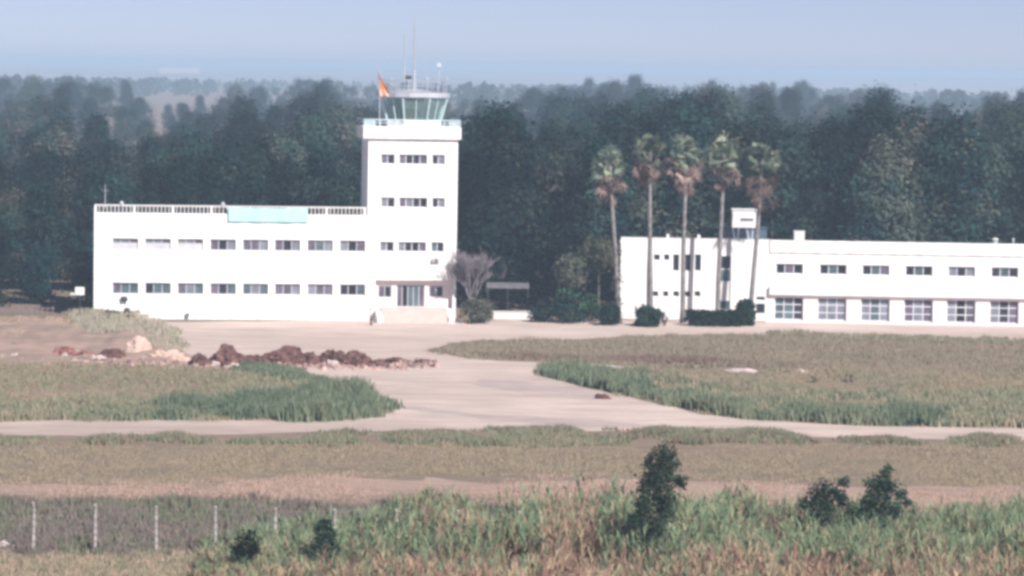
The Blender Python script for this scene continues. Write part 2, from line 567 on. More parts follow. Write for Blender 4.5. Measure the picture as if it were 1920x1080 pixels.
# parapet rail
rl = MB()
_, zr = F1.sz(430, 386)
rl.box(sL + .02, sR - .05, .12, .24, zr - .11, zr)
rl.build('top_rail', M['white2'], wing)
n = 70
for i in range(n + 1):
    x = sL + .1 + (sR - sL - .35) * i / n
    big = i % 10 == 0
    wdt = .10 if big else .032
    MB().box(x - wdt, x + wdt, .14, .22, zP + .001, zr - .111).build('baluster', M['white2'], wing)
for px in (228, 418):
    s, z = F1.sz(px, 380)
    MB().tube([(s, .18, zr), (s, .18, zr + .14), (s, .18, zr + .3)], [.17, .16, .05], 8).build('finial', M['metal'], wing)

# --- tower
tower = tag(empty('control_tower', F1.o, F1.a), 'tall white control tower with glazed cab on top and three window rows', 'tower')
tL, _ = F1.sz(690, 330)
tR, _ = F1.sz(857, 400)
_, tZ = F1.sz(770, 261)
holes, cols = [], []
for y in (299, 380, 463):
    _, zc = F1.sz(775, y)
    for x0, x1, c in ((714, 740, 2), (748, 801, 4), (810, 834, 2)):
        s0, _ = F1.sz(x0 - (2 if y > 420 else 0), y); s1, _ = F1.sz(x1 - (2 if y > 420 else 0), y)
        holes.append((s0, s1, zc - .40, zc + .40)); cols.append(c)
rs0, rs1, rz0, rz1 = F1.rect(704, 525, 848, 576)
rec = (rs0, rs1, 0.0, rz1)
mb = wall_mesh(MB(), tL, tR, 0, tZ, holes + [rec], 7.0, drop=0.0)
mb.build('wall', M['white'], tower)
tp = [['glass_mauve', 'glass_dark'], ['glass_mauve', 'glass_dark', 'glass_dark', 'glass_mauve'], ['glass_dark', 'glass_grey'], ['glass_grey', 'glass_dark'], ['glass_mauve', 'glass_grey', 'glass_dark', 'open'], ['glass_dark', 'glass_grey'], ['glass_grey', 'glass_dark'], ['glass_grey', 'glass_dark', 'open', 'glass_mauve'], ['glass_teal', 'glass_dark']]
for h, c, p in zip(holes, cols, tp):
    window(tower, h, c, panes=p, frame='framew')
# entrance recess
RD = 0.55
gh = []
for x0, y0, x1, y1 in ((710, 537, 735, 559), (806, 537, 832, 559)):
    gh.append(F1.rect(x0, y0, x1, y1))
dr = F1.rect(745, 535, 797, 577)
pf = dr[2]                       # platform height
gh2 = gh + [(dr[0], dr[1], pf, dr[3])]
em = MB()
wall_mesh(em, rs0, rs1, 0.0, rz1, gh2, 0, y=RD, rev=.15)
em.quad((rs0, .18, 0), (rs0, RD, 0), (rs0, RD, rz1), (rs0, .18, rz1))
em.quad((rs1, RD, 0), (rs1, .18, 0), (rs1, .18, rz1), (rs1, RD, rz1))
em.quad((rs0, RD, rz1), (rs1, RD, rz1), (rs1, .18, rz1), (rs0, .18, rz1))
em.build('entrance_wall', M['shadepink_slab'], tower)  # recess shade tinted into the wall colour
for h in gh:
    window(tower, h, 2, y=RD, rev=.15, panes=['glass_mauve', 'glass_dark'])
mdoor = window(tower, (dr[0], dr[1], pf, dr[3]), 5, y=RD, rev=.15, panes=['glass_mauve', 'open', 'glass_teal', 'glass_teal', 'glass_mauve'], name='entrance_door', frame='frame')
# platform, steps, cheek walls
st = MB()
c0, _ = F1.sz(713, 590); c1, _ = F1.sz(836, 590)
st.box(c0, c1, -0.7, RD - .003, 0, pf - .02)
ns = 6
for i in range(ns):
    st.box(c0, c1, -0.7 - .3 * (i + 1), -0.7 - .3 * i - .002, 0, (pf - .02) * (ns - i) / (ns + 1))
st.build('steps', M['stepstone'], tower)
for x0, x1 in ((c0 - .42, c0 - .004), (c1 + .004, c1 + .45)):
    w = MB()
    for k in range(5):
        w.box(x0, x1, -2.5 + .62 * k, -2.5 + .62 * (k + 1) - .003 if k < 4 else -.004, 0, .45 + k * (pf - .45) / 4 * .95)
    w.build('cheek_wall', M['white2'], tower)
# cornice, gallery and cab
_, kz1 = F1.sz(770, 238)
k0, _ = F1.sz(681, 250, .25); k1, _ = F1.sz(865, 250, .25)
MB().box(k0, k1, -.28, 7.3, tZ + .002, kz1).build('cornice', M['white'], tower, bevel=.03)
_, gz = F1.sz(770, 224)
gr = MB()
for (x0, x1, y0, y1) in ((k0 + .05, k1 - .05, -.22, -.16), (k0 + .05, k0 + .11, -.155, 7.2), (k1 - .11, k1 - .05, -.155, 7.2)):
    gr.box(x0, x1, y0, y1, gz - .1, gz)
    gr.box(x0 + .01, x1 - .01, y0 + .01, y1 - .01, (gz + kz1) / 2 - .03, (gz + kz1) / 2 + .03)
gr.build('gallery_rail', M['cabmetal'], tower)
for i in range(13):
    x = k0 + .08 + (k1 - k0 - .16) * i / 12
    MB().box(x - .035, x + .035, -.215, -.165, kz1 + .001, gz - .1).build('rail_post', M['cabmetal'], tower)
for sx in (k0 + .06, k1 - .98):
    MB().box(sx, sx + .92, -.14, -.11, kz1 + .002, gz - .11).build('rail_panel', M['cabmetal'], tower)
# cab: tapered glazed drum
cx = (k0 + k1) / 2 - .05
CY = 2.9
b0, zb = F1.sz(728, 226, -.8); b1, _ = F1.sz(829, 226, -.8)
t0, zt = F1.sz(718, 184, -.8); t1, _ = F1.sz(841, 184, -.8)
cx = (t0 + t1) / 2
rb, rt = (b1 - b0) / 2, (t1 - t0) / 2
zb0 = kz1
def octo(r, z, n=8):
    return [(cx + r / math.cos(math.pi / n) * math.cos(math.pi / n + 2 * math.pi * i / n - math.pi / 2 * 0), CY + r / math.cos(math.pi / n) * math.sin(math.pi / n + 2 * math.pi * i / n), z) for i in range(n)]
def prism(mb, lo, hi, cap=True):
    n = len(lo); o = len(mb.v)
    mb.v += lo + hi
    for i in range(n):
        j = (i + 1) % n
        mb.f.append((o + i, o + j, o + n + j, o + n + i))
    if cap:
        mb.f.append(tuple(o + i for i in reversed(range(n))))
        mb.f.append(tuple(o + n + i for i in range(n)))
    return mb
prism(MB(), octo(rb, zb0 + .002), octo(rb, zb)).build('cab_base', M['white'], tower)
prism(MB(), octo(rb - .03, zb + .002), octo(rt - .03, zt), cap=False).build('cab_glass', M['cabglass'], tower)
lo, hi = octo(rb, zb), octo(rt, zt)
for i in range(8):
    MB().tube([lo[i], hi[i]], .075, 6).build('mullion', M['cabmetal'], tower)
    j = (i + 1) % 8
    MB().tube([Vector(lo[i]).lerp(Vector(lo[j]), .5), Vector(hi[i]).lerp(Vector(hi[j]), .5)], .045, 6).build('mullion', M['cabmetal'], tower)
MB().tube([(cx - .4, CY, zb), (cx - .4, CY, zb + .9)], .55, 10).build('console_desk', M['dark'], tower)
_, zr0 = F1.sz(777, 181, -.8); _, zr1 = F1.sz(777, 174, -.8)
rf = MB()
prism(rf, octo(rt + .28, zr0 - .06, 16), octo(rt + .28, zr1, 16))
prism(rf, octo(rt * .8, zr1 + .001, 16), octo(rt * .15, zr1 + .28, 16))
rf.build('cab_roof', M['metal'], tower)
# light rail on the cab roof
for i in range(16):
    a = 2 * math.pi * i / 16
    x, y = cx + (rt - .1) * math.cos(a), CY + (rt - .1) * math.sin(a)
    MB().tube([(x, y, zr1), (x, y, zr1 + .95)], .025, 5).build('roof_rail_post', M['aerial'], tower)
for dz in (.5, .95):
    MB().tube([(cx + (rt - .1) * math.cos(2 * math.pi * i / 24), CY + (rt - .1) * math.sin(2 * math.pi * i / 24), zr1 + dz) for i in range(25)], .025, 5).build('roof_rail', M['aerial'], tower)

def on_tower(name, label, cat, s, y, z):
    return tag(empty(name, F1.pt(s, z, y), F1.a), label, cat)
# mast and smaller aerials on the cab roof
_, ztop = F1.sz(777, 22, -CY)
s_m, _ = F1.sz(777, 120, -CY)
zroof = zr1 + .27
ms = on_tower('radio_mast', 'tallest pale slender radio mast standing on the tower cab roof', 'mast', s_m, CY, zroof - .1)
MB().tube([(0, 0, 0), (0, 0, 1.6)], .1, 8).build('mast_foot', M['metal'], ms)
MB().tube([(0, 0, 1.6), (0, 0, (ztop - zroof) * .8), (0, 0, ztop - zroof)], [.065, .055, .025], 8).build('pole', M['aerial'], ms)
s_m, _ = F1.sz(759, 120, -CY)
ms = on_tower('whip_aerial', 'thin short whip aerial just beside the tall mast on the cab roof', 'aerial', s_m, CY + .3, zr1 + .2)
MB().tube([(0, 0, 0), (0, 0, 2.0)], .05, 6).build('base', M['metal'], ms)
MB().tube([(0, 0, 2.0), (0, 0, 4.6)], [.035, .03], 6).build('whip', M['aerial'], ms)
s_m, z_m = F1.sz(823, 122, -CY)
ms = on_tower('dish_antenna', 'small white round dish on a thin pole above the cab roof', 'antenna', s_m, CY, zr1 + .1)
hh = z_m - zr1 - .1
MB().tube([(0, 0, 0), (0, 0, hh)], .035, 6).build('pole', M['metal'], ms)
MB().tube([(0, -.02, hh), (0, -.10, hh), (0, -.2, hh)], [.08, .15, .19], 12).build('dish', M['metal'], ms)
s_m, z_m = F1.sz(765, 145, -CY)
ms = on_tower('siren_unit', 'small dark siren drum on a bracket above the cab roof', 'siren', s_m, CY - .5, zr1 + .2)
hh = z_m - zr1 - .2
MB().tube([(0, 0, 0), (0, 0, hh)], .05, 6).build('bracket', M['metal'], ms)
MB().tube([(-.25, 0, hh), (.25, 0, hh)], [.16, .13], 10).build('drum', M['dark'], ms)
for i, (px, py, w) in enumerate(((733, 154, .11), (800, 152, .13), (838, 154, .1))):
    s_m, z_m = F1.sz(px, py, -CY)
    lab = ['pale box lamp on the cab roof rail nearest the flag', 'pale box lamp on the cab roof between mast and dish', 'pale box lamp on the cab roof rail farthest from the flag'][i]
    ms = on_tower('obstruction_lamp', lab, 'lamp', s_m, CY - .6 + .4 * i, zr1 + .05)
    ms['group'] = 'lamps on the cab roof'
    MB().tube([(0, 0, 0), (0, 0, z_m - zr1)], .03, 6).build('stem', M['metal'], ms)
    MB().box(-w, w, -w, w, z_m - zr1, z_m - zr1 + .28).build('head', M['aerial'], ms, bevel=.03)

# flag at the gallery corner
s_f, _ = F1.sz(716, 200)
ztf = F1.sz(712, 128)[1]
fl = tag(empty('flag', F1.pt(s_f - .1, kz1, 1.0), F1.a), 'red and orange flag hanging limp from a pole on the tower gallery', 'flag')
MB().tube([(0, 0, 0), (0, 0, ztf - kz1)], [.045, .03], 8).build('flag_pole', M['metal'], fl)
_, fz0 = F1.sz(722, 181); _, fz1 = F1.sz(715, 136)
vs, fs = [], []
NX, NZ = 14, 18
for k in range(NZ + 1):
    v = k / NZ
    for i in range(NX + 1):
        u = i / NX
        wd = .34 + .42 * (1 - v) ** .8
        x = .05 + u * wd + .25 * (1 - v) * u - .18 * v
        y = .16 * math.sin(u * 9 + v * 3) * (.3 + u)
        z = (fz0 - kz1) + (fz1 - fz0) * v - .75 * u * v ** .7
        vs.append((x, y, z))
for k in range(NZ):
    for i in range(NX):
        a = k * (NX + 1) + i
        fs.append((a, a + 1, a + NX + 2, a + NX + 1))
me = bpy.data.meshes.new('flag_cloth'); me.from_pydata(vs, [], fs)
me.polygons.foreach_set('use_smooth', [True] * len(fs))
fc = link('flag_cloth', me, M['flag'], fl)
fc.modifiers.new('thick', 'SOLIDIFY').thickness = .01

# banner over the parapet
b = F1.rect(427, 389, 577, 418)
vs, fs = [], []
NX, NZ = 40, 8
for k in range(NZ + 1):
    for i in range(NX + 1):
        u, v = i / NX, k / NZ
        x = b[0] + (b[1] - b[0]) * u
        z = b[2] + (b[3] - b[2]) * v - .05 * math.sin(u * math.pi) * v + .012 * math.sin(u * 17)
        y = -.10 - .025 * math.sin(u * 19 + v * 2) * (1 - .6 * v)
        vs.append((x, y, z))
for k in range(NZ):
    for i in range(NX):
        a = k * (NX + 1) + i
        fs.append((a, a + 1, a + NX + 2, a + NX + 1))
me = bpy.data.meshes.new('banner'); me.from_pydata(vs, [], fs)
me.polygons.foreach_set('use_smooth', [True] * len(fs))
bn = link('banner', me, M['cyan'])
bn.location = F1.o; bn.rotation_euler = (0, 0, F1.a)
bn.modifiers.new('thick', 'SOLIDIFY').thickness = .012
tag(bn, 'turquoise cloth banner hung over the roof railing of the wing', 'banner')

# fittings on the walls
def wall_box(F, px, py, w, h, name, label, cat, mat='dark', out=0.0):
    s, z = F.sz(px, py, out)
    e = tag(empty(name, F.pt(s, z, -out), F.a), label, cat)
    MB().box(-w / 2, w / 2, -.3, -.002, -h / 2, h / 2).build('casing', M[mat], e, bevel=.03)
    MB().tube([(0, -.3, 0), (0, -.33, 0)], min(w, h) * .36, 12).build('fan_grille', M['dark'], e)
    MB().box(-w / 2 + .05, -w / 2 + .1, -.28, -.004, -h / 2 - .1, -h / 2 - .001).build('bracket', M['metal'], e)
    MB().box(w / 2 - .1, w / 2 - .05, -.28, -.004, -h / 2 - .1, -h / 2 - .001).build('bracket', M['metal'], e)
    return e
wall_box(F1, 233, 560, .5, .36, 'air_conditioner', 'dark air conditioner box under the first ground floor window of the wing', 'air conditioner')
wall_box(F1, 817, 487, .62, .3, 'air_conditioner', 'grey air conditioner box on the tower below its first floor corner window', 'air conditioner', 'frame')
wall_box(F1, 352, 589, .3, .26, 'meter_box', 'small grey meter box low on the wing wall', 'box', 'frame')
s, z = F1.sz(197, 386)
e = tag(empty('roof_aerial', F1.pt(s, zr, .18), F1.a), 'thin bare aerial rod on the roof corner at the wing end', 'aerial')
MB().tube([(0, 0, -.3), (0, 0, 1.6)], [.04, .02], 6).build('rod', M['metal'], e)
MB().tube([(-.3, 0, 1.1), (.3, 0, 1.1)], .015, 5).build('crossbar', M['metal'], e)

# --- long low building on the right
F2 = Facade(1440, 602, R(-1.0))
hall = tag(empty('office_block', F2.o, F2.a), 'long low white block with narrow upper windows and big ground floor glazing', 'building')
h0, _ = F2.sz(1163, 530); hm, _ = F2.sz(1441, 530); h1, _ = F2.sz(2080, 530)
_, hz = F2.sz(1500, 451)
holes = []
left = []
for x0, y0, x1, y1 in ((1226, 477, 1237, 488), (1245, 477, 1255, 488), (1262, 477, 1273, 508), (1284, 477, 1295, 508), (1303, 477, 1314, 508),
                       (1224, 546, 1234, 556), (1243, 546, 1253, 556), (1262, 546, 1273, 556), (1284, 546, 1294, 556), (1302, 546, 1313, 556), (1418, 556, 1434, 563), (1418, 569, 1434, 588)):
    left.append(F2.rect(x0, y0, x1, y1))
slot = F2.rect(1350, 480, 1369, 579)
wall_mesh(MB(), h0, hm - .002, 0, hz, left + [slot], 9.0).build('wall', M['white'], hall)
for h in left:
    window(hall, h, 1, panes=['glass_dark'], fw=.04)
# stair window: four stacked lights
sz_ = [slot[3] - (slot[3] - slot[2]) * f for f in (0, .25, .49, .84, 1)]
sw = MB()
sw.box(slot[0], slot[0] + .05, .1, .17, slot[2], slot[3]); sw.box(slot[1] - .05, slot[1], .1, .17, slot[2], slot[3])
for z in sz_[1:4]:
    sw.box(slot[0] + .04, slot[1] - .04, .103, .167, z - .05, z + .05)
swo = sw.build('stair_window', M['framew'], hall)
for i, m in enumerate(('glass_dark', 'glass_teal', 'white2', 'glass_teal')):
    MB().box(slot[0], slot[1], .13, .2, sz_[i + 1], sz_[i]).build('pane', M[m], swo)
# main part
up, low = [], []
zu = (F2.sz(1480, 495)[1] + F2.sz(1885, 501)[1]) / 2
for x0 in (1455, 1537, 1617, 1698, 1778, 1859, 1940, 2020):
    s0, _ = F2.sz(x0, 505); s1, _ = F2.sz(x0 + 50.5, 505)
    up.append((s0, s1, zu - .83, zu))
zl1 = F2.sz(1480, 557)[1]; zl0 = F2.sz(1480, 609)[1]
CAN = 0.35
for x0 in (1452, 1533, 1614, 1695, 1775, 1856, 1937, 2018):
    s0, _ = F2.sz(x0, 585); s1, _ = F2.sz(x0 + 54, 585)
    low.append((s0, s1, max(.12, zl0 + .12), zl1))
zc0, zc1 = F2.sz(1500, 554, CAN)[1], F2.sz(1500, 538, CAN)[1]
wm = MB()
wall_mesh(wm, hm, h1, zc0 + .1, hz, up, 9.0)
wm.build('wall', M['white'], hall)
wm = MB()
wall_mesh(wm, hm, h1, 0, zc0 + .097, low, 0, rev=.3)
wm.build('ground_floor_wall', M['shadepink_slab'], hall)  # pinker than the upper wall to paint in shade under the canopy
upm = [['glass_dark', 'glass_mauve', 'glass_dark'], ['glass_dark', 'glass_teal', 'open'], ['glass_dark', 'glass_teal', 'glass_mauve'], ['glass_dark', 'glass_teal', 'open'], ['glass_grey', 'glass_dark', 'glass_grey'], ['glass_dark', 'glass_teal', 'glass_dark']]
for i, h in enumerate(up):
    window(hall, h, 3, panes=upm[i % 6], frame='framew')
lpm = [['glass_teal', 'glass_teal', 'glass_dark'], ['glass_grey', 'glass_grey', 'glass_grey'], ['glass_grey', 'glass_teal', 'glass_grey'], ['glass_mauve', 'glass_grey', 'glass_mauve'], ['glass_grey', 'open', 'glass_mauve'], ['glass_grey', 'glass_dark', 'glass_mauve']]
for i, h in enumerate(low):
    window(hall, h, 3, rows=3, rev=.3, panes=lpm[i % 6], frame='framew', name='shopfront_window', fw=.08)
_, ze = F2.sz(1500, 474)
MB().box(hm + .05, h1, -.12, -.003, ze, hz + .003).build('eave_fascia', M['white'], hall)
MB().box(hm + .05, h1, -.05, -.003, zu - 1.25, zu - 1.18).build('sill_band', M['white2'], hall)
MB().box(hm + .05, h1, -CAN, -.003, zc0, zc1).build('canopy', M['white2'], hall, bevel=.02)
MB().box(h0 - .02, hm + .02, -.02, .26, hz + .004, hz + .05).build('roof_edge', M['white2'], hall)
for i, s in enumerate((F2.sz(1250, 580)[0], F2.sz(1308, 580)[0])):
    MB().box(s - .12, s + .12, .3, .6, hz - .7, hz + .32).build('vent_stub', M['white2'], hall)
MB().box(hm - .3, h1, -1.5, -.36, 0, .1).build('forecourt_slab', M['shadepink_slab'], hall)

# things on that roof
def on_hall(name, label, cat, px, y, z, rz=0):
    s, _ = F2.sz(px, 450, -y)
    return tag(empty(name, F2.pt(s, z - .7, y), F2.a), label, cat)
e = on_hall('roof_tank', 'white square water tank on the edge of the low block roof', 'tank', 1498, 1.2, hz)
MB().box(-.42, .42, -.4, .4, .1, 1.36).build('body', M['white2'], e, bevel=.03)
MB().box(-.46, .46, -.44, .44, 1.361, 1.42).build('lid', M['white'], e)
MB().box(-.3, -.2, -.3, .3, 0, .099).build('foot', M['frame'], e)
MB().box(.2, .3, -.3, .3, 0, .099).build('foot', M['frame'], e)
for i, px in enumerate((1866, 1900)):
    e = on_hall('roof_vent', ['squat pale roof vent nearer the square tank', 'thin pale roof vent pipe farther from the square tank'][i], 'vent', px, .8, hz)
    e['group'] = 'vents at the far end of the low roof'
    r = (.3, .1)[i]
    MB().tube([(0, 0, 0), (0, 0, 1.0)], r * .7, 8).build('pipe', M['metal'], e)
    MB().tube([(0, 0, 1.0), (0, 0, 1.12)], [r, r * .5], 8).build('cowl', M['white2'], e)
e = on_hall('plant_housing', 'blue grey sheet metal plant housing low on the roof behind the white cabin posts', 'housing', 1398, 5.5, hz)
MB().box(-1.9, 1.7, -.8, 1.2, .001, 1.4).build('body', M['bluegrey'], e)
MB().box(-2.0, 1.8, -.9, 1.3, 1.401, 1.47).build('lid', M['bluegrey'], e)
e = on_hall('lookout_cabin', 'small white raised cabin with a dark slit window on two slanting posts', 'cabin', 1394, 3.0, hz)
k = pxscale(252)
z0 = (450 - 425) / k + .5; z1 = (450 - 391) / k + .5
w2 = 23 / k
cm = MB(); wall_mesh(cm, -w2, w2, z0, z1, [(-w2 * .35, w2 * .75, z0 + .52, z0 + .76)], 1.6, y=-.6, rev=.12, drop=0.0)
cm.quad((-w2, -.6, z0), (-w2, 1, z0), (w2, 1, z0), (w2, -.6, z0))
cm.build('body', M['white2'], e)
MB().box(-w2 * .35, w2 * .75, -.5, -.45, z0 + .52, z0 + .76).build('slit_window', M['glass_grey'], e)
MB().box(-w2 - .08, w2 + .08, -.68, 1.08, z1 + .001, z1 + .09).build('roof', M['white2'], e)
for a, c in ((.2, .55), (.75, .6)):
    MB().tube([(c, -.3, 0), (a, -.3, z0)], .07, 6).build('post', M['metal'], e)
    MB().tube([(c - 1.1, .7, 0), (a - 1.1, .7, z0)], .07, 6).build('post', M['metal'], e)

# --- low things in the gap between the buildings
def gap_box(px, py0, py1, w_px, Y):
    p0 = P(px, py1, Y); p1 = P(px, py0, Y)
    return p0.x, p0.z, p1.z, w_px / pxscale(Y)
Yg = G(960, 601).y
xg, z0, z1, wg = gap_box(952, 532, 541, 80, Yg + 4)
sh = tag(empty('carport', (xg, Yg + 4, 0)), 'low flat-roofed carport with a pale edge in the shade under the trees', 'carport')
MB().box(-wg / 2, wg / 2, 0, 1.6, z0, z1).build('roof', M['dullroof'], sh)
for sx in (-wg / 2 + .1, 0, wg / 2 - .1):
    for sy in (.1, 1.5):
        MB().tube([(sx, sy, 0), (sx, sy, z0)], .05, 6).build('post', M['dark'], sh)
xg, z0, z1, wg = gap_box(962, 584, 598, 74, Yg + 1)
lw = tag(empty('low_wall', (xg, Yg + 1, 0)), 'short low white wall between the bare tree and the pale round tree', 'wall')
MB().box(-wg / 2, wg / 2, 0, .25, 0, z1 - .06).build('wall', M['white2'], lw)
MB().box(-wg / 2 - .05, wg / 2 + .05, -.05, .3, z1 - .059, z1).build('coping', M['white'], lw)

# white panel at the wing end, in front of the trees
Yp = 247.0
p = P(150, 546, Yp)
e = tag(empty('sign_panel', (p.x, Yp, 0)), 'small white panel on a thin post beside the wing end', 'sign')
MB().tube([(0, .03, 0), (0, .03, p.z + .3)], .035, 6).build('post', M['dark'], e)
MB().box(-.38, .34, -.02, .0, p.z - .3, p.z + .32).build('panel', M['white'], e, bevel=.008)
MB().box(-.75, -.381, -.015, -.005, p.z - .3, p.z - .14).build('arm', M['white2'], e)

# low picket fence under the trees at the far left
Yf = G(40, 589).y
e = tag(empty('picket_fence', (P(30, 589, Yf).x, Yf, 0)), 'low pinkish picket fence at the foot of the wood beyond the bank', 'fence')
for i in range(-6, 8):
    x = i * .42
    MB().box(x - .045, x + .045, -.03, .03, 0, .6 + .1 * rnd.random()).build('picket', M['picket'], e)
MB().box(-2.7, 3.1, .031, .06, .45, .53).build('rail', M['picket'], e)

# ------------------------------------------------------------------ plants
def frames(n, rng, normal_bias, bias=0.6):
    """random unit normals leaning to normal_bias, with two tangents"""
    a = rng.normal(size=(n, 3))
    a /= np.linalg.norm(a, axis=1, keepdims=True)
    d = a * (1 - bias) + normal_bias * bias
    d /= np.linalg.norm(d, axis=1, keepdims=True) + 1e-9
    t = rng.normal(size=(n, 3))
    u = np.cross(d, t); u /= np.linalg.norm(u, axis=1, keepdims=True) + 1e-9
    v = np.cross(d, u)
    return u, v

def leaf_clumps(centres, radii, outward, per, size, cols, rng, squash=0.8, bias=0.45):
    Vs, Cs = [], []
    for c, r, o, col in zip(centres, radii, outward, cols):
        n = max(4, int(per * (r ** 1.5)))
        q = rng.normal(size=(n, 3)) * 0.5
        q[:, 2] *= squash
        pos = c + q * r
        ob = q / (np.linalg.norm(q, axis=1, keepdims=True) + 1e-6) * .6 + o * .6 + np.array([0, 0, .25])
        u, v = frames(n, rng, ob, bias)
        s = size * rng.uniform(.6, 1.35, size=(n, 1))
        a, b = u * s, v * s * rng.uniform(.5, .9, size=(n, 1))
        Vs.append(np.stack([pos - a, pos - b * .8, pos + a, pos + b], axis=1))
        Cs.append(np.clip(col * rng.uniform(.75, 1.3, size=(n, 1)), .005, .9) * np.ones((n, 3)))
    return np.concatenate(Vs), np.concatenate(Cs)

def tree_proto(name, seed, H, W, shape, base_cols, nclump=60, leaf=.30, per=60, bottom=.12, trunk_r=.2):
    rng = np.random.default_rng(seed)
    root = empty(name)
    prof = {'cone': lambda t: (1 - t) ** .75 * (.35 + .65 * min(1, t * 5)) + .06,
            'oval': lambda t: max(.12, math.sqrt(max(0, 1 - (2 * t - .85) ** 2 / 1.35))),
            'column': lambda t: (.55 + .45 * math.sin(math.pi * min(1, t * 1.05))) * (1 if t < .75 else (1.02 - t) / .27) + .05,
            'broad': lambda t: max(.15, math.sqrt(max(0, 1 - (2 * t - 1.15) ** 2 / 1.45)))}[shape]
    cs, rs, os_, cl = [], [], [], []
    for i in range(nclump):
        t = rng.random() ** .9
        ang = rng.uniform(0, 2 * math.pi)
        lump = 1 + .28 * math.sin(ang * 2 + seed) + .2 * math.sin(ang * 3 + t * 7 + seed * 2)
        rr = prof(t) * W / 2 * lump * (rng.random() ** .32) * rng.uniform(.7, 1.2)
        z = H * (bottom + (1 - bottom) * t)
        c = np.array([rr * math.cos(ang), rr * math.sin(ang), z])
        cs.append(c)
        rs.append(H * rng.uniform(.06, .135))
        o = np.array([math.cos(ang), math.sin(ang), .35 + t * .5])
        os_.append(o / np.linalg.norm(o))
        cl.append(np.array(base_cols[rng.integers(len(base_cols))]) * rng.uniform(.7, 1.45))
    # leader shoots that break the outline
    for i in range(7):
        ang = rng.uniform(0, 2 * math.pi)
        k = rng.uniform(0, .5)
        c = np.array([k * W / 4 * math.cos(ang), k * W / 4 * math.sin(ang), H * (1.0 - .12 * k + rng.uniform(-.05, .05))])
        cs.append(c); rs.append(H * rng.uniform(.04, .065)); os_.append(np.array([0, 0, 1.])); cl.append(np.array(base_cols[rng.integers(len(base_cols))]))
    V, C = leaf_clumps(cs, rs, os_, per, leaf, cl, rng, squash=1.0, bias=.68)
    cards('crown', V, C, M['leaf'], root)
    tb = MB()
    tb.tube([(0, 0, -.1), (.05, 0, H * .3), (-.05, .08, H * .6), (0, 0, H * .92)], [trunk_r, trunk_r * .8, trunk_r * .5, trunk_r * .12], 7)
    order = rng.permutation(nclump)[:14]
    for k in order:
        c = cs[k]
        zb = max(H * .1, c[2] - H * rng.uniform(.1, .2))
        tb.tube([(0, 0, zb), (c[0] * .5, c[1] * .5, (zb + c[2]) / 2), tuple(c)], [trunk_r * .4, trunk_r * .28, trunk_r * .1], 5)
    tb.build('trunk', M['bark'], root, smooth=True)
    return root

DK = [(.009, .026, .026), (.012, .032, .029), (.019, .034, .030), (.010, .029, .033), (.027, .037, .035)]
GR = [(.020, .048, .043), (.030, .060, .049), (.045, .062, .048), (.018, .045, .048)]
OL = [(.058, .066, .048), (.044, .058, .047), (.078, .074, .062), (.030, .049, .043)]
protos = {
    'conical': [tree_proto('conical_evergreen', 1, 15, 6.0, 'cone', DK, 49, .21, 100, .05),
                tree_proto('conical_evergreen', 2, 15, 7.2, 'cone', DK + OL[:1], 52, .21, 100, .05)],
    'dense': [tree_proto('evergreen_tree', 3, 15, 7.0, 'column', DK + GR[:2], 58, .21, 100, .05),
              tree_proto('evergreen_tree', 4, 15, 7.6, 'oval', GR + DK[:3], 58, .21, 100, .06)],
    'broad': [tree_proto('broadleaf_tree', 5, 15, 8.5, 'broad', GR + OL[:2], 58, .21, 100, .10),
              tree_proto('broadleaf_tree', 6, 15, 8.0, 'oval', OL + GR, 55, .21, 100, .08)]}
used = set()

T1 = ([-80, 0, 120, 200, 350, 520, 600, 680, 780, 870, 930, 990, 1080, 1120, 1200, 1300, 1400, 1460, 1490, 1525, 1560, 1600, 1660, 1700, 1750, 1850, 1920, 2000],
      [330, 325, 300, 310, 280, 262, 275, 270, 250, 235, 200, 225, 255, 212, 222, 205, 212, 225, 285, 312, 215, 188, 195, 220, 218, 242, 230, 235])
T3 = ([-80, 0, 100, 160, 200, 232, 250, 335, 352, 440, 540, 570, 600, 640, 665, 690, 850, 890, 930, 990, 1025, 1150, 1250, 1275, 1330, 1420, 1450, 1500, 1540, 1562, 1600, 1680, 1695, 1735, 1760, 1785, 1830, 1850, 1920, 2000],
      [150, 148, 145, 150, 140, 150, 182, 186, 168, 160, 165, 145, 130, 148, 172, 182, 172, 182, 208, 175, 156, 150, 148, 168, 156, 154, 162, 150, 155, 178, 172, 160, 195, 205, 182, 208, 205, 168, 162, 165])
LAND = [(-200, 165, 'left of the wing end, above the low picket fence'), (165, 300, 'behind the thin aerial end of the railed roof'), (300, 430, 'behind the railed roof between aerial and banner'), (430, 580, 'behind the turquoise banner'),
        (580, 700, 'between the banner and the tower'), (700, 862, 'directly behind the control tower'), (862, 985, 'just past the tower, above the bare tree'), (985, 1110, 'above the pale round tree in the gap'),
        (1110, 1185, 'behind the palm nearest the gap'), (1185, 1255, 'behind the second palm from the gap'), (1255, 1320, 'behind the middle palm'), (1320, 1395, 'behind the fourth palm from the gap'), (1395, 1470, 'behind the drooping last palm'),
        (1470, 1560, 'in the low dip past the palms'), (1560, 1680, 'in the tall clump past the palms'), (1680, 1800, 'between the tall clump and the roof vents'), (1800, 2200, 'behind the roof vents end')]
LAND[0] = (-200, 165, 'above the low picket fence')
KW = {'conical': 'pointed', 'dense': 'dense', 'broad': 'spreading'}
BAND = ['dark', 'grey-green', 'hazy blue']
BNDT = ['front of the wood', 'mid wood', 'far wood']
rows_Y = [270, 281, 297, 320, 352, 400, 500, 640, 800, 980, 1180]
ROW_T = [0, .04, .09, .18, .36, .55, .74, .86, .94, 1, 1]
rr = random.Random(5)
ntree = 0
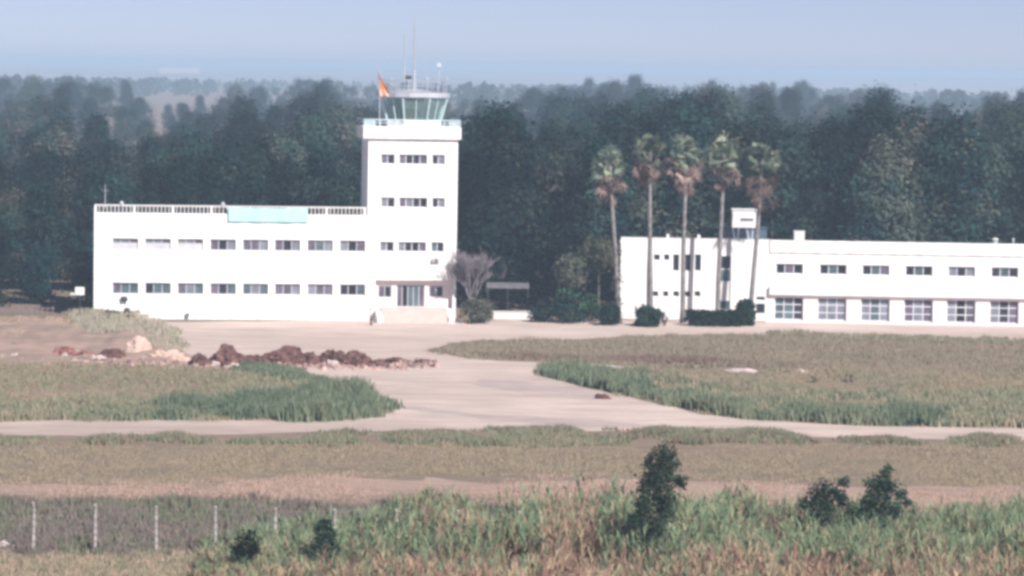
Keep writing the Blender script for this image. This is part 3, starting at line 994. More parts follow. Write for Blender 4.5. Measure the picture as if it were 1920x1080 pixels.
for ri, Y in enumerate(rows_Y):
    t = ROW_T[ri]
    step = (88, 86, 84, 80, 76, 72, 62, 58, 54, 50, 48)[ri]
    x = -70 + rr.uniform(0, step)
    while x < 1990:
        px = x + rr.uniform(-.3, .3) * step
        x += step * rr.uniform(.8, 1.2)
        y1, y3 = np.interp(px, *T1), np.interp(px, *T3)
        ytop = y1 + (y3 - y1) * t + rr.uniform(-9, 46) * (1 - .4 * t)
        if .1 < t < .8 and any(a < px < c for a, c in ((1474, 1548), (1694, 1742), (975, 1005))): continue
        if t < .8 and rr.random() < .07: continue
        if ri < 2: ytop += rr.uniform(0, 50)
        if 176 < px < 690 and ytop > 372: continue
        if 695 < px < 855 and ytop > 215 : continue
        if 1175 < px < 1990 and ytop > 435: continue
        Yr, Y = Y, (Y - 7 if px < 165 and ri == 0 else max(Y, 279) if px > 1150 else Y)
        yh = horizon_y(px)
        h = CAM_H - (ytop - yh) * Y / FPX
        if h < 5:
            Y = Yr; continue
        h = min(h, 21.5)
        pos = P(px, ytop, Y)
        kind = rr.choices(['conical', 'dense', 'broad'], [.34, .38, .28])[0]
        pi = rr.randrange(2)
        pr = protos[kind][pi]
        if (kind, pi) in used:
            o = copy_tree(pr)
        else:
            o = pr
            used.add((kind, pi))
        sc = h / 15.6
        wsc = sc ** .7 * rr.uniform(.85, 1.15)
        o.scale = (wsc, wsc, sc)
        o.rotation_euler = (0, 0, rr.uniform(0, 6.28))
        o.location = (pos.x, Y + rr.uniform(-2, 4) * (1 + 2 * t), 0)
        b = 0 if ri < 3 else 1 if ri < 7 else 2
        land = next(l for a, c, l in LAND if a <= px < c)
        noun = {'conical': 'evergreen', 'dense': 'evergreen', 'broad': 'tree'}[kind]
        o['label'] = f'{BAND[b]} {KW[kind]} {noun}, {BNDT[b]}, {land}'
        o['category'] = 'tree'
        o['group'] = f'{KW[kind]} trees, {BNDT[b]}, {land}'
        ntree += 1
        Y = Yr
print('trees', ntree)

# far-off woods: one mass
def far_wood():
    rng = np.random.default_rng(77)
    Vs, Cs = [], []
    cols = np.array([(.04, .065, .045), (.05, .07, .045), (.035, .055, .045)])
    k = 0
    while k < 560:
        Y = rng.uniform(1300, 2600)
        half = Y * 970 / FPX
        X = rng.uniform(-half, half)
        if mnoise.noise((X / 260, Y / 300, 3.3)) < .12: continue
        h = min(rng.uniform(9, 16), CAM_H - 27 * Y / FPX - rng.uniform(0, 3.5))
        n = 46
        th = rng.uniform(0, 2 * math.pi, n)
        tt = rng.random(n)
        r = h * .36 * np.sqrt(np.clip(1 - (2 * tt - .8) ** 2 / 1.5, .05, 1)) * rng.random(n) ** .4
        pos = np.stack([X + r * np.cos(th), Y + r * np.sin(th), h * (.04 + .96 * tt)], axis=1)
        nb = np.stack([np.cos(th), np.sin(th), .5 + 0 * th], axis=1)
        u, v = frames(n, rng, nb, .5)
        s = h * rng.uniform(.07, .15, (n, 1))
        Vs.append(np.stack([pos - u * s, pos - v * s, pos + u * s, pos + v * s], axis=1))
        Cs.append(np.ones((n, 3)) * cols[rng.integers(3)] * rng.uniform(.8, 1.2, (n, 1)))
        k += 1
    o = cards('far_woods', np.concatenate(Vs), np.concatenate(Cs), M['leaf'])
    tag(o, 'far-off hazy woods on the plain near the horizon', 'woods', kind='stuff')
far_wood()

# distant greenhouse on the plain
def far_shed(px0, px1, Y, zb, name, label):
    x0, x1 = P(px0, 200, Y).x, P(px1, 200, Y).x
    e = tag(empty(name, ((x0 + x1) / 2, Y, zb)), label, 'greenhouse')
    w = (x1 - x0) / 2
    MB().box(-w, w, 0, 30, -3, 2.4).build('wall', M['faded'], e)
    m = MB(); m.v = [(-w, 0, 2.41), (w, 0, 2.41), (w, 30, 2.41), (-w, 30, 2.41), (-w, 15, 4), (w, 15, 4)]
    m.f = [(0, 1, 5, 4), (2, 3, 4, 5), (0, 4, 3), (1, 2, 5)]
    m.build('roof', M['faded'], e)
far_shed(298, 372, 3900, 11, 'greenhouse', 'long pale greenhouse far off on the hazy plain')

# shrubs
def bush(name, label, cat, px, py, w, h, cols, seed, nclump=26, leaf=.11, depth=None, per=220, group=None, stems=True, z0=0.0, lean=0.0, round_=True):
    rng = np.random.default_rng(seed)
    g0 = G(px, py)
    root = tag(empty(name, g0), label, cat, group)
    cs, rs, os_, cl = [], [], [], []
    depth = depth or w
    for i in range(nclump):
        t = rng.random()
        ang = rng.uniform(0, 2 * math.pi)
        pr = math.sqrt(max(.1, 1 - (2 * t - .75) ** 2 / 1.6)) if round_ else 1.0
        q = rng.random() ** .45 * pr
        c = np.array([q * w / 2 * .82 * math.cos(ang) + lean * t, q * depth / 2 * .82 * math.sin(ang), z0 + (h - z0) * (.08 + .84 * t)])
        cs.append(c); rs.append(min(w, h) * rng.uniform(.14, .24))
        o = np.array([math.cos(ang), math.sin(ang), .3 + t]); os_.append(o / np.linalg.norm(o))
        cl.append(np.array(cols[rng.integers(len(cols))]) * rng.uniform(.8, 1.25))
    V, C = leaf_clumps(cs, rs, os_, per, leaf, cl, rng)
    cards('foliage', V, C, M['leaf'], root)
    if stems:
        tb = MB()
        for k in range(5):
            c = cs[rng.integers(nclump)]
            tb.tube([(rng.uniform(-.08, .08) * w, 0, -.05), (c[0] * .5, c[1] * .5, c[2] * .5), tuple(c)], [.05 * max(1, h / 3), .035 * max(1, h / 3), .015], 5)
        tb.build('stem', M['bark'], root)
    return root

HG = [(.028, .06, .038), (.035, .075, .042), (.025, .05, .038)]
bush('clipped_bush', 'dark green bush at the foot of the palm nearest the gap', 'bush', 1143, 610, 1.7, 1.7, HG, 21, 40, .13, per=420)
bush('clipped_bush', 'rounded dark green bush before the white wall below the second palm', 'bush', 1214, 612, 2.9, 1.55, HG, 22, 56, .13, per=420)
bush('dry_bush', 'thin brownish bush beside the rounded dark bush under the palms', 'bush', 1246, 611, .9, 1.3, OL, 23, 12, .10, per=100)
bush('clipped_hedge', 'long clipped dark hedge in front of the low white block', 'hedge', 1340, 612, 5.9, 1.25, HG, 24, 150, .13, depth=1.4, per=460, round_=False)
bush('tall_bush', 'taller green bush rising at the end of the clipped hedge', 'bush', 1396, 611, 1.7, 2.1, HG, 25, 40, .13, per=420)
bush('small_bush', 'olive bush around the foot of the bare grey tree', 'bush', 895, 606, 3.4, 2.0, [(.07, .082, .055), (.055, .07, .05), (.09, .085, .07)], 26, 46, .12, per=130)
bush('dark_bush', 'low very dark bush to the tower side of the pale round tree', 'bush', 1012, 604, 2.2, 1.6, DK, 27, 30, .12, per=130)
bush('dark_bush', 'low dark bush beneath the pale round tree', 'bush', 1062, 605, 3.4, 2.6, HG + DK, 28, 52, .13, per=120)
bush('dark_bush', 'low dark bush between pale round tree and the nearest palm', 'bush', 1105, 604, 2.0, 2.2, HG, 29, 34, .13, per=120)
bush('dry_shrub', 'thin grey-brown dry shrub at the foot of the tower stairs', 'shrub', 696, 610, .75, 1.5, [(.36, .34, .27), (.30, .28, .22)], 30, 14, .09, per=90)
bush('wall_shrub', 'grey weedy shrub on the bank against the wing wall', 'shrub', 205, 608, 2.6, 1.1, [(.17, .155, .125), (.14, .135, .105)], 31, 36, .1, per=110)
bush('wall_shrub', 'small dark weedy shrub poking up before the wing wall', 'shrub', 240, 608, 1.0, 1.35, [(.11, .115, .09), (.14, .13, .105)], 32, 18, .1, per=100)

# pale round tree and taller shadowed trees in the gap
def gap_tree(px, py, Htot, crown_h, W, cols, seed, label, name='round_tree'):
    rng = np.random.default_rng(seed)
    g0 = G(px, py)
    root = tag(empty(name, g0), label, 'tree')
    cs, rs, os_, cl = [], [], [], []
    for i in range(44):
        d = rng.normal(size=3); d /= np.linalg.norm(d)
        c = d * np.array([W / 2, W / 2, crown_h / 2]) * rng.random() ** .4 * .82
        cs.append(c + np.array([0, 0, Htot - crown_h / 2])); rs.append(W * rng.uniform(.13, .2)); os_.append(d)
        cl.append(np.array(cols[rng.integers(len(cols))]) * rng.uniform(.85, 1.2))
    V, C = leaf_clumps(cs, rs, os_, 120, .13, cl, rng)
    cards('crown', V, C, M['leaf'], root)
    tb = MB()
    tb.tube([(0, 0, -.1), (.06, 0, Htot * .3), (0, 0, Htot - crown_h * .4)], [.14, .11, .05], 7)
    for k in range(6):
        c = cs[k]
        tb.tube([(0, 0, Htot - crown_h), tuple(c)], [.06, .02], 5)
    tb.build('trunk', M['bark'], root)
gap_tree(1070, 603, 5.6, 3.1, 2.9, [(.17, .19, .135), (.14, .17, .12), (.20, .20, .15)], 41, 'small pale olive round-headed tree in the gap between the buildings')
gap_tree(1120, 600, 6.6, 2.6, 4.0, [(.10, .10, .07), (.085, .095, .062)], 42, 'olive flat-topped tree just beside the palm nearest the gap', 'flat_tree')

# bare grey tree beside the tower
def bare_tree(px, py, H, seed):
    rb_ = random.Random(seed)
    root = tag(empty('bare_tree', G(px, py)), 'leafless pale grey tree against the tower side wall', 'tree')
    tk = MB(); tw = MB()
    tk.tube([(0, 0, -.1), (.05, 0, 1.2), (0, 0, 2.0)], [.16, .13, .1], 7)
    def grow(p, d, L, r, depth):
        q = p + d * L
        tw.tube([p, (p + q) / 2 + Vector((rb_.uniform(-.05, .05),) * 3), q], [r, r * .8, r * .55], 4)
        if depth == 0: return
        for k in range(4 if depth > 1 else 3):
            nd = (d + Vector((rb_.gauss(0, .38), rb_.gauss(0, .38), rb_.uniform(0, .3)))).normalized()
            grow(p.lerp(q, rb_.uniform(.45, 1)), nd, L * rb_.uniform(.6, .85), max(r * .55, .018), depth - 1)
    for k in range(7):
        a = k * .9
        grow(Vector((0, 0, 1 + k * .17)), Vector((math.cos(a) * .38, math.sin(a) * .38, 1)).normalized(), 1.7, .07, 4)
    tk.build('trunk', M['twig'], root)
    tw.build('crown', M['twig'], root)
bare_tree(882, 604, 6, 3)
bare = [o for o in bpy.data.objects if o.name == 'bare_tree'][0]
bare.scale = (1, 1, .98)

# palms
def fan(mb_v, mb_c, origin, d, L, fr, col, rng, droop=0.3, seg=9):
    d = d / np.linalg.norm(d)
    side = np.cross(d, np.array([0, 0, 1.0]));
    if np.linalg.norm(side) < .05: side = np.array([1., 0, 0])
    side /= np.linalg.norm(side)
    up = np.cross(side, d)
    ro = rng.uniform(-1.25, 1.25)
    side, up = side * math.cos(ro) + up * math.sin(ro), up * math.cos(ro) - side * math.sin(ro)
    tip = origin + d * L - np.array([0, 0, droop * L * .3])
    # petiole
    w = .02
    mb_v.append([origin - side * w, origin + side * w, tip + side * w, tip - side * w]); mb_c.append(col * .9)
    for i in range(seg):
        a = (i / (seg - 1) - .5) * 2.7
        dirn = d * math.cos(a) + side * math.sin(a)
        e = tip + dirn * fr * rng.uniform(.75, 1.35) - np.array([0, 0, droop * fr * (.5 + .4 * abs(a))]) + up * .08
        pw = np.cross(dirn, up); pw /= np.linalg.norm(pw) + 1e-9
        m = tip + dirn * fr * .55 + up * .06
        mb_v.append([tip, m - pw * .065, e, m + pw * .065]); mb_c.append(col * rng.uniform(.8, 1.2))

def palm(px, py, crown_px, crown_py, skirt_py, seed, label, skirt_len=1.0, thick=False, skew=(0, 0)):
    rng = np.random.default_rng(seed)
    g0 = G(px, py)
    k = pxscale(g0.y)
    root = tag(empty('fan_palm', g0), label, 'palm tree', 'tall fan palms in front of the low white block')
    pc = P(crown_px, crown_py, g0.y)
    top = np.array([pc.x - g0.x, 0, pc.z])
    zs = P(crown_px, skirt_py, g0.y).z
    tb = MB()
    N = 12
    pts, rad = [], []
    for i in range(N + 1):
        t = i / N
        pts.append((top[0] * t ** 1.2 + .05 * math.sin(t * 5 + seed), .05 * math.cos(t * 4), top[2] * t))
        rad.append(.21 - .08 * t + (.1 if t < .05 else 0))
    tb.tube(pts, rad, 9)
    tb.build('trunk', M['palmbark'], root, smooth=True)
    if thick:
        cs, rs, os_, cl = [], [], [], []
        for i in range(46):
            t = rng.random() * .52
            a = rng.uniform(0, 6.28)
            cs.append(np.array([np.interp(t, [j / N for j in range(N + 1)], [p[0] for p in pts]) + .2 * math.cos(a), .2 * math.sin(a), top[2] * t]))
            rs.append(.27); os_.append(np.array([math.cos(a), math.sin(a), .3])); cl.append(np.array([(.10, .085, .075), (.075, .08, .06)][i % 2]))
        V, C = leaf_clumps(cs, rs, os_, 150, .08, cl, rng)
        cards('dead_boots', V, C, M['leaf'], root)
    v, c = [], []
    G1 = [np.array(x) for x in ((.21, .245, .175), (.16, .20, .145), (.27, .295, .215), (.09, .125, .10))]
    for i in range(60):
        el = rng.uniform(-.75, 1.4); a = rng.uniform(0, 6.28)
        d = np.array([math.cos(a) * math.cos(el), math.sin(a) * math.cos(el), math.sin(el)])
        fan(v, c, top + np.array([0, 0, rng.uniform(-.35, .25)]), d, rng.uniform(.45, 1.1), rng.uniform(.45, .78), G1[rng.integers(4)], rng, droop=.35)
    cards('crown', v, c, M['leaf'], root)
    v, c = [], []
    B1 = [np.array(x) for x in ((.25, .175, .15), (.19, .13, .12), (.33, .235, .20), (.14, .11, .10))]
    for i in range(46):
        a = rng.uniform(0, 6.28); el = rng.uniform(-1.35, .35)
        o = np.array([top[0], 0, zs + .45 + rng.uniform(-.75, .6) * skirt_len])
        d = np.array([math.cos(a) * math.cos(el) + skew[0], math.sin(a) * math.cos(el), math.sin(el)])
        fan(v, c, o, d, rng.uniform(.4, 1.15), rng.uniform(.4, .75), B1[rng.integers(4)], rng, droop=.45, seg=7)
    cards('dead_skirt', v, c, M['leaf'], root)
    return root
palm(1159, 607, 1144, 308, 344, 51, 'fan palm nearest the gap, its trunk wrapped in old leaf bases', thick=True, skew=(-.35, 0))
palm(1219, 606, 1219, 284, 320, 52, 'fan palm second from the gap, behind the rounded dark bush')
palm(1280, 606, 1286, 284, 326, 53, 'middle fan palm of five, crown standing highest')
palm(1346, 606, 1356, 288, 324, 54, 'fan palm fourth from the gap, with the widest rusty skirt', skew=(.3, 0))
palm(1407, 607, 1430, 296, 350, 55, 'last fan palm by the raised cabin, with a long drooping dead skirt', 1.6)

# ------------------------------------------------------------------ grasses
def in_poly(px, py, poly):
    inside = False
    n = len(poly)
    j = n - 1
    for i in range(n):
        xi, yi = poly[i]; xj, yj = poly[j]
        if (yi > py) != (yj > py) and px < (xj - xi) * (py - yi) / (yj - yi) + xi:
            inside = not inside
        j = i
    return inside

def tufts(name, poly, n, hr, cols, seed, label, blades=7, spread=.22, bw=.035, zf=None, gap=None, edge=None, lean=.5):
    """irregular tufts of blades rooted on the ground inside an outline"""
    rng = np.random.default_rng(seed)
    x0, x1 = min(p[0] for p in poly), max(p[0] for p in poly)
    y0, y1 = min(p[1] for p in poly), max(p[1] for p in poly)
    B, Cc, Hh = [], [], []
    tries = 0
    while len(B) < n and tries < n * 30:
        tries += 1
        px, py = rng.uniform(x0, x1), rng.uniform(y0, y1)
        if not in_poly(px, py, poly): continue
        g_ = G(px, py)
        g_ = g_ + Vector((mnoise.noise((g_.x * .5, g_.y * .3, seed + 20)) * .9, mnoise.noise((g_.x * .45, g_.y * .3, seed + 31)) * 1.6, 0))
        fq = 2.6 if 'weeds' in name else 1.0
        nz_ = mnoise.noise((g_.x * .14 * fq, g_.y * .09 * fq, seed))
        if gap is not None and nz_ < gap + rng.uniform(-.15, .15): continue
        hs = hr[0] + (hr[1] - hr[0]) * min(1.15, max(0, .5 + nz_ * 1.25 + rng.uniform(-.25, .25)))
        ci = .5 + .5 * mnoise.noise((g_.x * .22 + 7, g_.y * .13, seed + 4.2)) + rng.uniform(-.28, .28)
        ci = min(len(cols) - 1e-3, max(0, ci * len(cols)))
        B.append((g_.x, g_.y, (zf(g_) if zf else 0.0))); Cc.append(cols[int(ci)]); Hh.append(hs)
    B = np.repeat(np.array(B), blades, axis=0); Cc = np.repeat(np.array(Cc), blades, axis=0); Hh = np.repeat(np.array(Hh), blades)
    m = len(B)
    off = rng.normal(size=(m, 2)) * spread * .5
    B = B + np.concatenate([off, np.zeros((m, 1))], axis=1)
    ang = rng.uniform(0, 2 * math.pi, m)
    ln = rng.uniform(.05, lean, m) * Hh
    hh = Hh * rng.uniform(.55, 1.15, m)
    tip = B + np.stack([np.cos(ang) * ln, np.sin(ang) * ln, hh], axis=1)
    wa = rng.uniform(-.9, .9, m)
    w = np.stack([np.cos(wa), np.sin(wa), 0 * wa], axis=1) * (bw * rng.uniform(.6, 1.4, m))[:, None]
    mid = B * .5 + tip * .5 + np.array([0, 0, .08]) * Hh[:, None]
    V = np.stack([B - w, B + w, mid + w * .7, tip, mid - w * .7], axis=1)
    C = np.clip(Cc * rng.uniform(.85, 1.15, (m, 1)), .005, .9)
    o = cards(name, V, C, M['blade'], nv=5)
    return tag(o, label, 'grass', kind='stuff')

DRY = [(.34, .28, .19), (.37, .30, .205), (.39, .305, .225), (.34, .295, .195)]
GRN = [(.20, .235, .155), (.26, .275, .18), (.32, .30, .20), (.39, .33, .235)]
GDK = [(.125, .175, .12), (.165, .21, .14), (.22, .245, .165)]
OLV = [(.28, .265, .18), (.31, .28, .195), (.25, .255, .165), (.34, .295, .21)]
DRK = [(.185, .16, .14), (.23, .19, .17), (.27, .215, .19), (.21, .225, .15)]

ISL_L = [(-60, 676), (200, 684), (330, 686), (470, 688), (520, 692), (560, 704), (640, 728), (718, 750), (726, 766), (715, 784), (600, 788), (300, 789), (-60, 790)]
tufts('island_grass', ISL_L, 6500, (.08, .30), OLV + DRY[:2] + GRN[1:3], 61, 'mixed olive and dry grass on the island beside the rubble heaps', 7, .4, .032)
tufts('island_weeds', [(290, 772), (400, 764), (500, 752), (600, 746), (660, 736), (716, 750), (725, 768), (714, 783), (560, 788), (380, 788), (300, 788)], 2300, (.3, 1.05), GDK + GRN[:1], 62, 'tall dark green weeds along the rounded end of the island', 9, .4, .06, gap=-.22)
tufts('island_mixed_weeds', [(240, 765), (400, 735), (520, 715), (600, 722), (690, 745), (600, 760), (440, 775), (280, 785)], 900, (.2, .6), GRN + GDK[1:], 78, 'patchy green weeds in the middle of the island', 8, .4, .05, gap=.05)
tufts('island_edge_weeds', [(-60, 765), (120, 755), (280, 760), (300, 788), (-60, 789)], 1300, (.3, .7), GRN + GDK[:1], 63, 'green weeds at the track edge of the island under the bank', 8, .4, .05)
tufts('island_top_weeds', [(440, 684), (520, 690), (560, 702), (640, 728), (700, 746), (600, 728), (500, 706), (440, 698)], 900, (.25, .6), GDK + GRN[:1], 64, 'dark green weeds along the apron edge of the island', 8, .35, .05)
ISL_R1 = [(800, 657), (835, 648), (900, 639), (1080, 637), (1270, 629), (1400, 629), (1600, 635), (1760, 638), (1990, 652), (1990, 700), (1215, 688), (1060, 680), (930, 676), (840, 667)]
tufts('upper_field_grass', ISL_R1, 8000, (.10, .34), [(.28, .25, .18), (.31, .265, .195), (.33, .27, .205), (.285, .265, .185)], 65, 'brownish low grass on the long field before the low white block', 6, .4, .03)
tufts('upper_field_edge', [(840, 664), (930, 674), (1060, 679), (1250, 684), (1500, 690), (1500, 682), (1250, 676), (1060, 671), (930, 668)], 900, (.2, .5), [(.24, .17, .15), (.28, .20, .165), (.26, .23, .165)], 66, 'reddish-brown stubble along the edge of the long field', 7, .3, .05)
ISL_R2 = [(1012, 696), (1080, 691), (1215, 691), (1990, 702), (1990, 804), (1760, 800), (1600, 796), (1400, 785), (1300, 772), (1200, 748), (1120, 728), (1060, 714), (1012, 703)]
tufts('lower_field_grass', ISL_R2, 9500, (.08, .28), OLV + DRY[:3] + GRN[2:3], 67, 'dry tan and olive grass on the lower field by the track', 6, .4, .03)
tufts('lower_field_weeds', [(1012, 695), (1080, 693), (1190, 722), (1300, 750), (1420, 768), (1560, 776), (1700, 776), (1760, 785), (1750, 800), (1600, 796), (1400, 785), (1300, 772), (1200, 748), (1120, 728), (1060, 714), (1012, 703)], 2900, (.3, .95), GDK + GRN[:2], 68, 'tall green weeds forming the curved edge of the lower field', 9, .4, .06, gap=-.22)
tufts('lower_field_mixed_weeds', [(1080, 692), (1200, 700), (1400, 738), (1700, 745), (1960, 745), (1960, 775), (1700, 778), (1420, 768), (1190, 722)], 1500, (.2, .6), GRN + GDK[1:], 79, 'patchy olive weeds behind the green edge of the lower field', 8, .4, .05, gap=0.0)
tufts('lower_field_edge', [(1740, 745), (1990, 750), (1990, 804), (1750, 801)], 1500, (.3, .75), GRN + GDK[:1], 69, 'yellowish green weeds at the far end of the track edge', 8, .4, .055)
tufts('lower_field_shrubs', [(1660, 790), (1690, 772), (1735, 775), (1752, 798), (1700, 799)], 300, (.5, 1.0), [(.06, .085, .07), (.08, .10, .08)], 70, 'very dark clump of weeds beside the track', 9, .4, .06)
tufts('track_edge_weeds', [(-60, 822), (300, 821), (720, 813), (960, 806), (1300, 808), (1600, 818), (1990, 822), (1990, 838), (1300, 832), (960, 838), (640, 838), (300, 830), (-60, 834)], 5200, (.08, .40), OLV + GRN[:2] + [(.27, .18, .14), (.24, .17, .13)], 71, 'ragged weeds along the near side of the track', 8, .35, .035, gap=-.12)
tufts('dry_field_grass', [(-60, 832), (1990, 838), (1990, 912), (1500, 903), (1000, 893), (640, 892), (300, 908), (-60, 900)], 13000, (.04, .15), DRY + [(.35, .25, .21)], 72, 'short dry tan grass on the wide near field', 5, .35, .022)
tufts('stubble_strip', [(-60, 898), (300, 904), (640, 888), (1000, 890), (1500, 900), (1990, 908), (1990, 960), (1000, 952), (620, 942), (-60, 938)], 3600, (.03, .14), [(.48, .345, .28), (.52, .365, .30), (.44, .335, .255)], 80, 'thin pinkish stubble on the bare strip of the near field', 5, .5, .022, gap=-.1)
tufts('scrub_weeds', [(-60, 944), (200, 940), (420, 942), (700, 952), (1000, 966), (1000, 1060), (400, 1048), (-60, 1046)], 4300, (.15, .6), DRK + [(.19, .20, .13)], 73, 'dark dry scrub behind the wire fence', 8, .3, .035)
tufts('verge_grass', [(-60, 1040), (400, 1044), (460, 1100), (-60, 1100)], 2600, (.12, .4), [(.42, .35, .25), (.31, .29, .19), (.50, .38, .29), (.27, .27, .18)], 74, 'straw-coloured grass on the near side of the fence', 7, .25, .025)
tufts('bank_weeds', [(130, 598), (250, 598), (310, 622), (352, 664), (330, 676), (270, 660), (220, 640), (150, 634)], 1500, (.15, .5), [(.46, .40, .32), (.40, .38, .29), (.52, .43, .35)], 75, 'grey-green weeds over the bank in front of the wing', 8, .3, .045, zf=lambda p: .45)
tufts('bank_dry_grass', [(-60, 602), (130, 600), (150, 650), (-60, 660)], 900, (.08, .28), [(.50, .36, .28), (.42, .33, .23), (.58, .41, .36)], 76, 'pinkish dry grass on the flat top of the bank', 6, .3, .045, zf=lambda p: .35)
tufts('wall_foot_grass', [(1430, 622), (1990, 640), (1990, 652), (1600, 636), (1430, 630)], 700, (.12, .4), OLV, 77, 'weeds at the forecourt edge of the low block', 7, .3, .045)

# cane brake in the foreground
def canes():
    rng = np.random.default_rng(90)
    poly = [(380, 1040), (470, 1020), (560, 1012), (700, 1020), (900, 1018), (1060, 1016), (1990, 1022), (1990, 1190), (340, 1190)]
    Vs, Cs = [], []
    GC = np.array([(.225, .30, .18), (.28, .35, .21), (.19, .265, .17), (.36, .385, .23), (.15, .21, .14)])
    ST = np.array([(.50, .37, .25), (.42, .29, .21), (.34, .20, .17), (.56, .44, .31)])
    n = 0
    while n < 13000:
        px, py = rng.uniform(340, 1990), rng.uniform(1012, 1190)
        if not in_poly(px, py, poly): continue
        g_ = G(px, py)
        z = mnoise.noise((g_.x * .45, g_.y * .35, 1.7))
        zz = mnoise.noise((g_.x * .18 + 5, g_.y * .2, 8.1))
        if z < (-.34 if py < 1080 else -.12): n += .12; continue
        near = np.interp(py, [1012, 1060, 1120, 1190], [1.0, .92, .72, .55])
        hmax = np.interp(px, [340, 420, 520, 640, 800, 1000, 1080, 1180, 1350, 1500, 1960], [.4, .65, .9, 1.35, 1.85, 2.25, 2.4, 2.3, 2.1, 1.7, 1.95])
        near *= (.62 if py > 1095 and rng.random() < .75 else 1)
        h = max(.4, hmax * near * (1 + .36 * z + .22 * zz) * rng.uniform(.72, 1.1))
        base = np.array([g_.x, g_.y, 0.])
        a = rng.uniform(0, 6.28); l = rng.uniform(.02, .16) * h
        tip = base + np.array([math.cos(a) * l, math.sin(a) * l, h])
        dry = rng.random() < .04 + .9 * max(0, zz - .12) + (.55 if py > 1098 else .12 if py > 1070 else 0) + .3 * max(0, z - .3) + .35 * (1010 < px < 1120) + .3 * (1020 < px < 1110) * (py > 1030)
        col = (ST if dry else GC)[rng.integers(4)] * rng.uniform(.75, 1.2)
        sc_ = ST[rng.integers(3)] * .7 if rng.random() < .5 else col
        w = np.array([.014, 0, 0])
        Vs.append([base - w * 1.4, base + w * 1.4, (base + tip) / 2 + w, tip, (base + tip) / 2 - w]); Cs.append(sc_)
        nl = int(4 + h * 3)
        for k in range(nl):
            t = rng.uniform(.22, 1.0)
            o = base + (tip - base) * t
            b = rng.uniform(0, 6.28)
            L = rng.uniform(.45, .95) * (1.1 - .35 * t)
            d = np.array([math.cos(b), math.sin(b), rng.uniform(1.8, 5.0)]); d /= np.linalg.norm(d)
            m = o + d * L * .55
            e = o + d * L * .9 + np.array([math.cos(b) * .12, math.sin(b) * .12, -.12 * rng.random()])
            wb = rng.uniform(-.8, .8); s = np.array([math.cos(wb), math.sin(wb), 0]) * rng.uniform(.011, .026)
            lowdry = t < .5 and rng.random() < .55
            Vs.append([o - s * .5, o + s * .5, m + s, e, m - s]); Cs.append((ST[rng.integers(4)] * .7 if lowdry else col) * rng.uniform(.9, 1.1))
        n += 1
    o = cards('cane_brake', np.array(Vs), np.array(Cs), M['blade'], nv=5)
    tag(o, 'thick stand of green and straw canes across the foreground', 'reeds', kind='stuff')
canes()
sheet('cane_soil', [(360, 1046), (700, 1030), (1990, 1030), (1990, 1250), (-60, 1250), (-60, 1068), (300, 1066)], 0.018, ground_mat('reddish_cane_soil', [(.16, .095, .075), (.22, .135, .105), (.30, .20, .155)], .4, 2.0, (1, 1, 1)), .5, .8, 12)

# dark shrubs standing in and above the canes
FG = [(.028, .052, .036), (.04, .07, .044), (.02, .036, .03), (.05, .066, .044)]
def fg_shrub(label, px, ybase, parts, seed, name='dark_shrub'):
    """parts: (px, py, radius px) blobs of the outline, all at the stem's own distance"""
    rng = np.random.default_rng(seed)
    g0 = G(px, ybase)
    k = pxscale(g0.y)
    root = tag(empty(name, g0), label, 'shrub')
    cs, rs, os_, cl = [], [], [], []
    tb = MB()
    for (x, y, r) in parts:
        c = P(x, y, g0.y)
        c = np.array([c.x - g0.x, 0, c.z]); r = r / k
        for i in range(9):
            d = rng.normal(size=3); d /= np.linalg.norm(d)
            cs.append(c + d * r * rng.random() ** .5 * .85 * np.array([1, 1.0, 1])); rs.append(r * rng.uniform(.35, .6)); os_.append(d)
            cl.append(np.array(FG[rng.integers(4)]) * rng.uniform(.8, 1.25))
        tb.tube([(rng.uniform(-.06, .06), 0, -.1), (c[0] * .6, 0, c[2] * .5), (c[0], 0, c[2])], [.05, .04, .012], 5)
    V, C = leaf_clumps(cs, rs, os_, 340, .065, cl, rng, squash=1.0)
    cards('foliage', V, C, M['leaf'], root)
    tb.build('stem', M['bark'], root)
fg_shrub('tallest dark upright shrub rising out of the canes', 1222, 1092, [(1240, 856, 26), (1225, 868, 22), (1258, 862, 22), (1235, 890, 34), (1215, 905, 28), (1262, 900, 24), (1232, 930, 36), (1205, 945, 26), (1255, 950, 26), (1225, 975, 32), (1215, 1005, 28), (1205, 1030, 22), (1280, 905, 14), (1195, 970, 18)], 101, 'tall_shrub')
fg_shrub('rounded dark shrub in the canes, the lower of the close pair', 1545, 1054, [(1548, 915, 22), (1535, 930, 26), (1565, 925, 20), (1585, 905, 13), (1525, 955, 28), (1555, 950, 28), (1540, 985, 26), (1580, 935, 16), (1512, 945, 16), (1540, 1010, 22)], 102)
fg_shrub('dark shrub with twiggy top, the higher of the close pair', 1650, 1054, [(1662, 885, 13), (1655, 900, 22), (1640, 918, 24), (1672, 915, 22), (1690, 930, 18), (1650, 940, 30), (1625, 945, 22), (1680, 955, 20), (1700, 945, 10), (1645, 975, 26), (1610, 960, 20), (1640, 1005, 22), (1665, 878, 8)], 103)
fg_shrub('small dark shrub beside the fifth fence post', 606, 1092, [(608, 976, 11), (602, 992, 20), (616, 1004, 22), (594, 1014, 22), (610, 1030, 26), (600, 1050, 24), (625, 1024, 14)], 104)
fg_shrub('low dark green shrub before the fourth fence post', 462, 1092, [(470, 1004, 11), (460, 1018, 20), (446, 1028, 20), (476, 1026, 18), (462, 1042, 22), (450, 1056, 18)], 105)

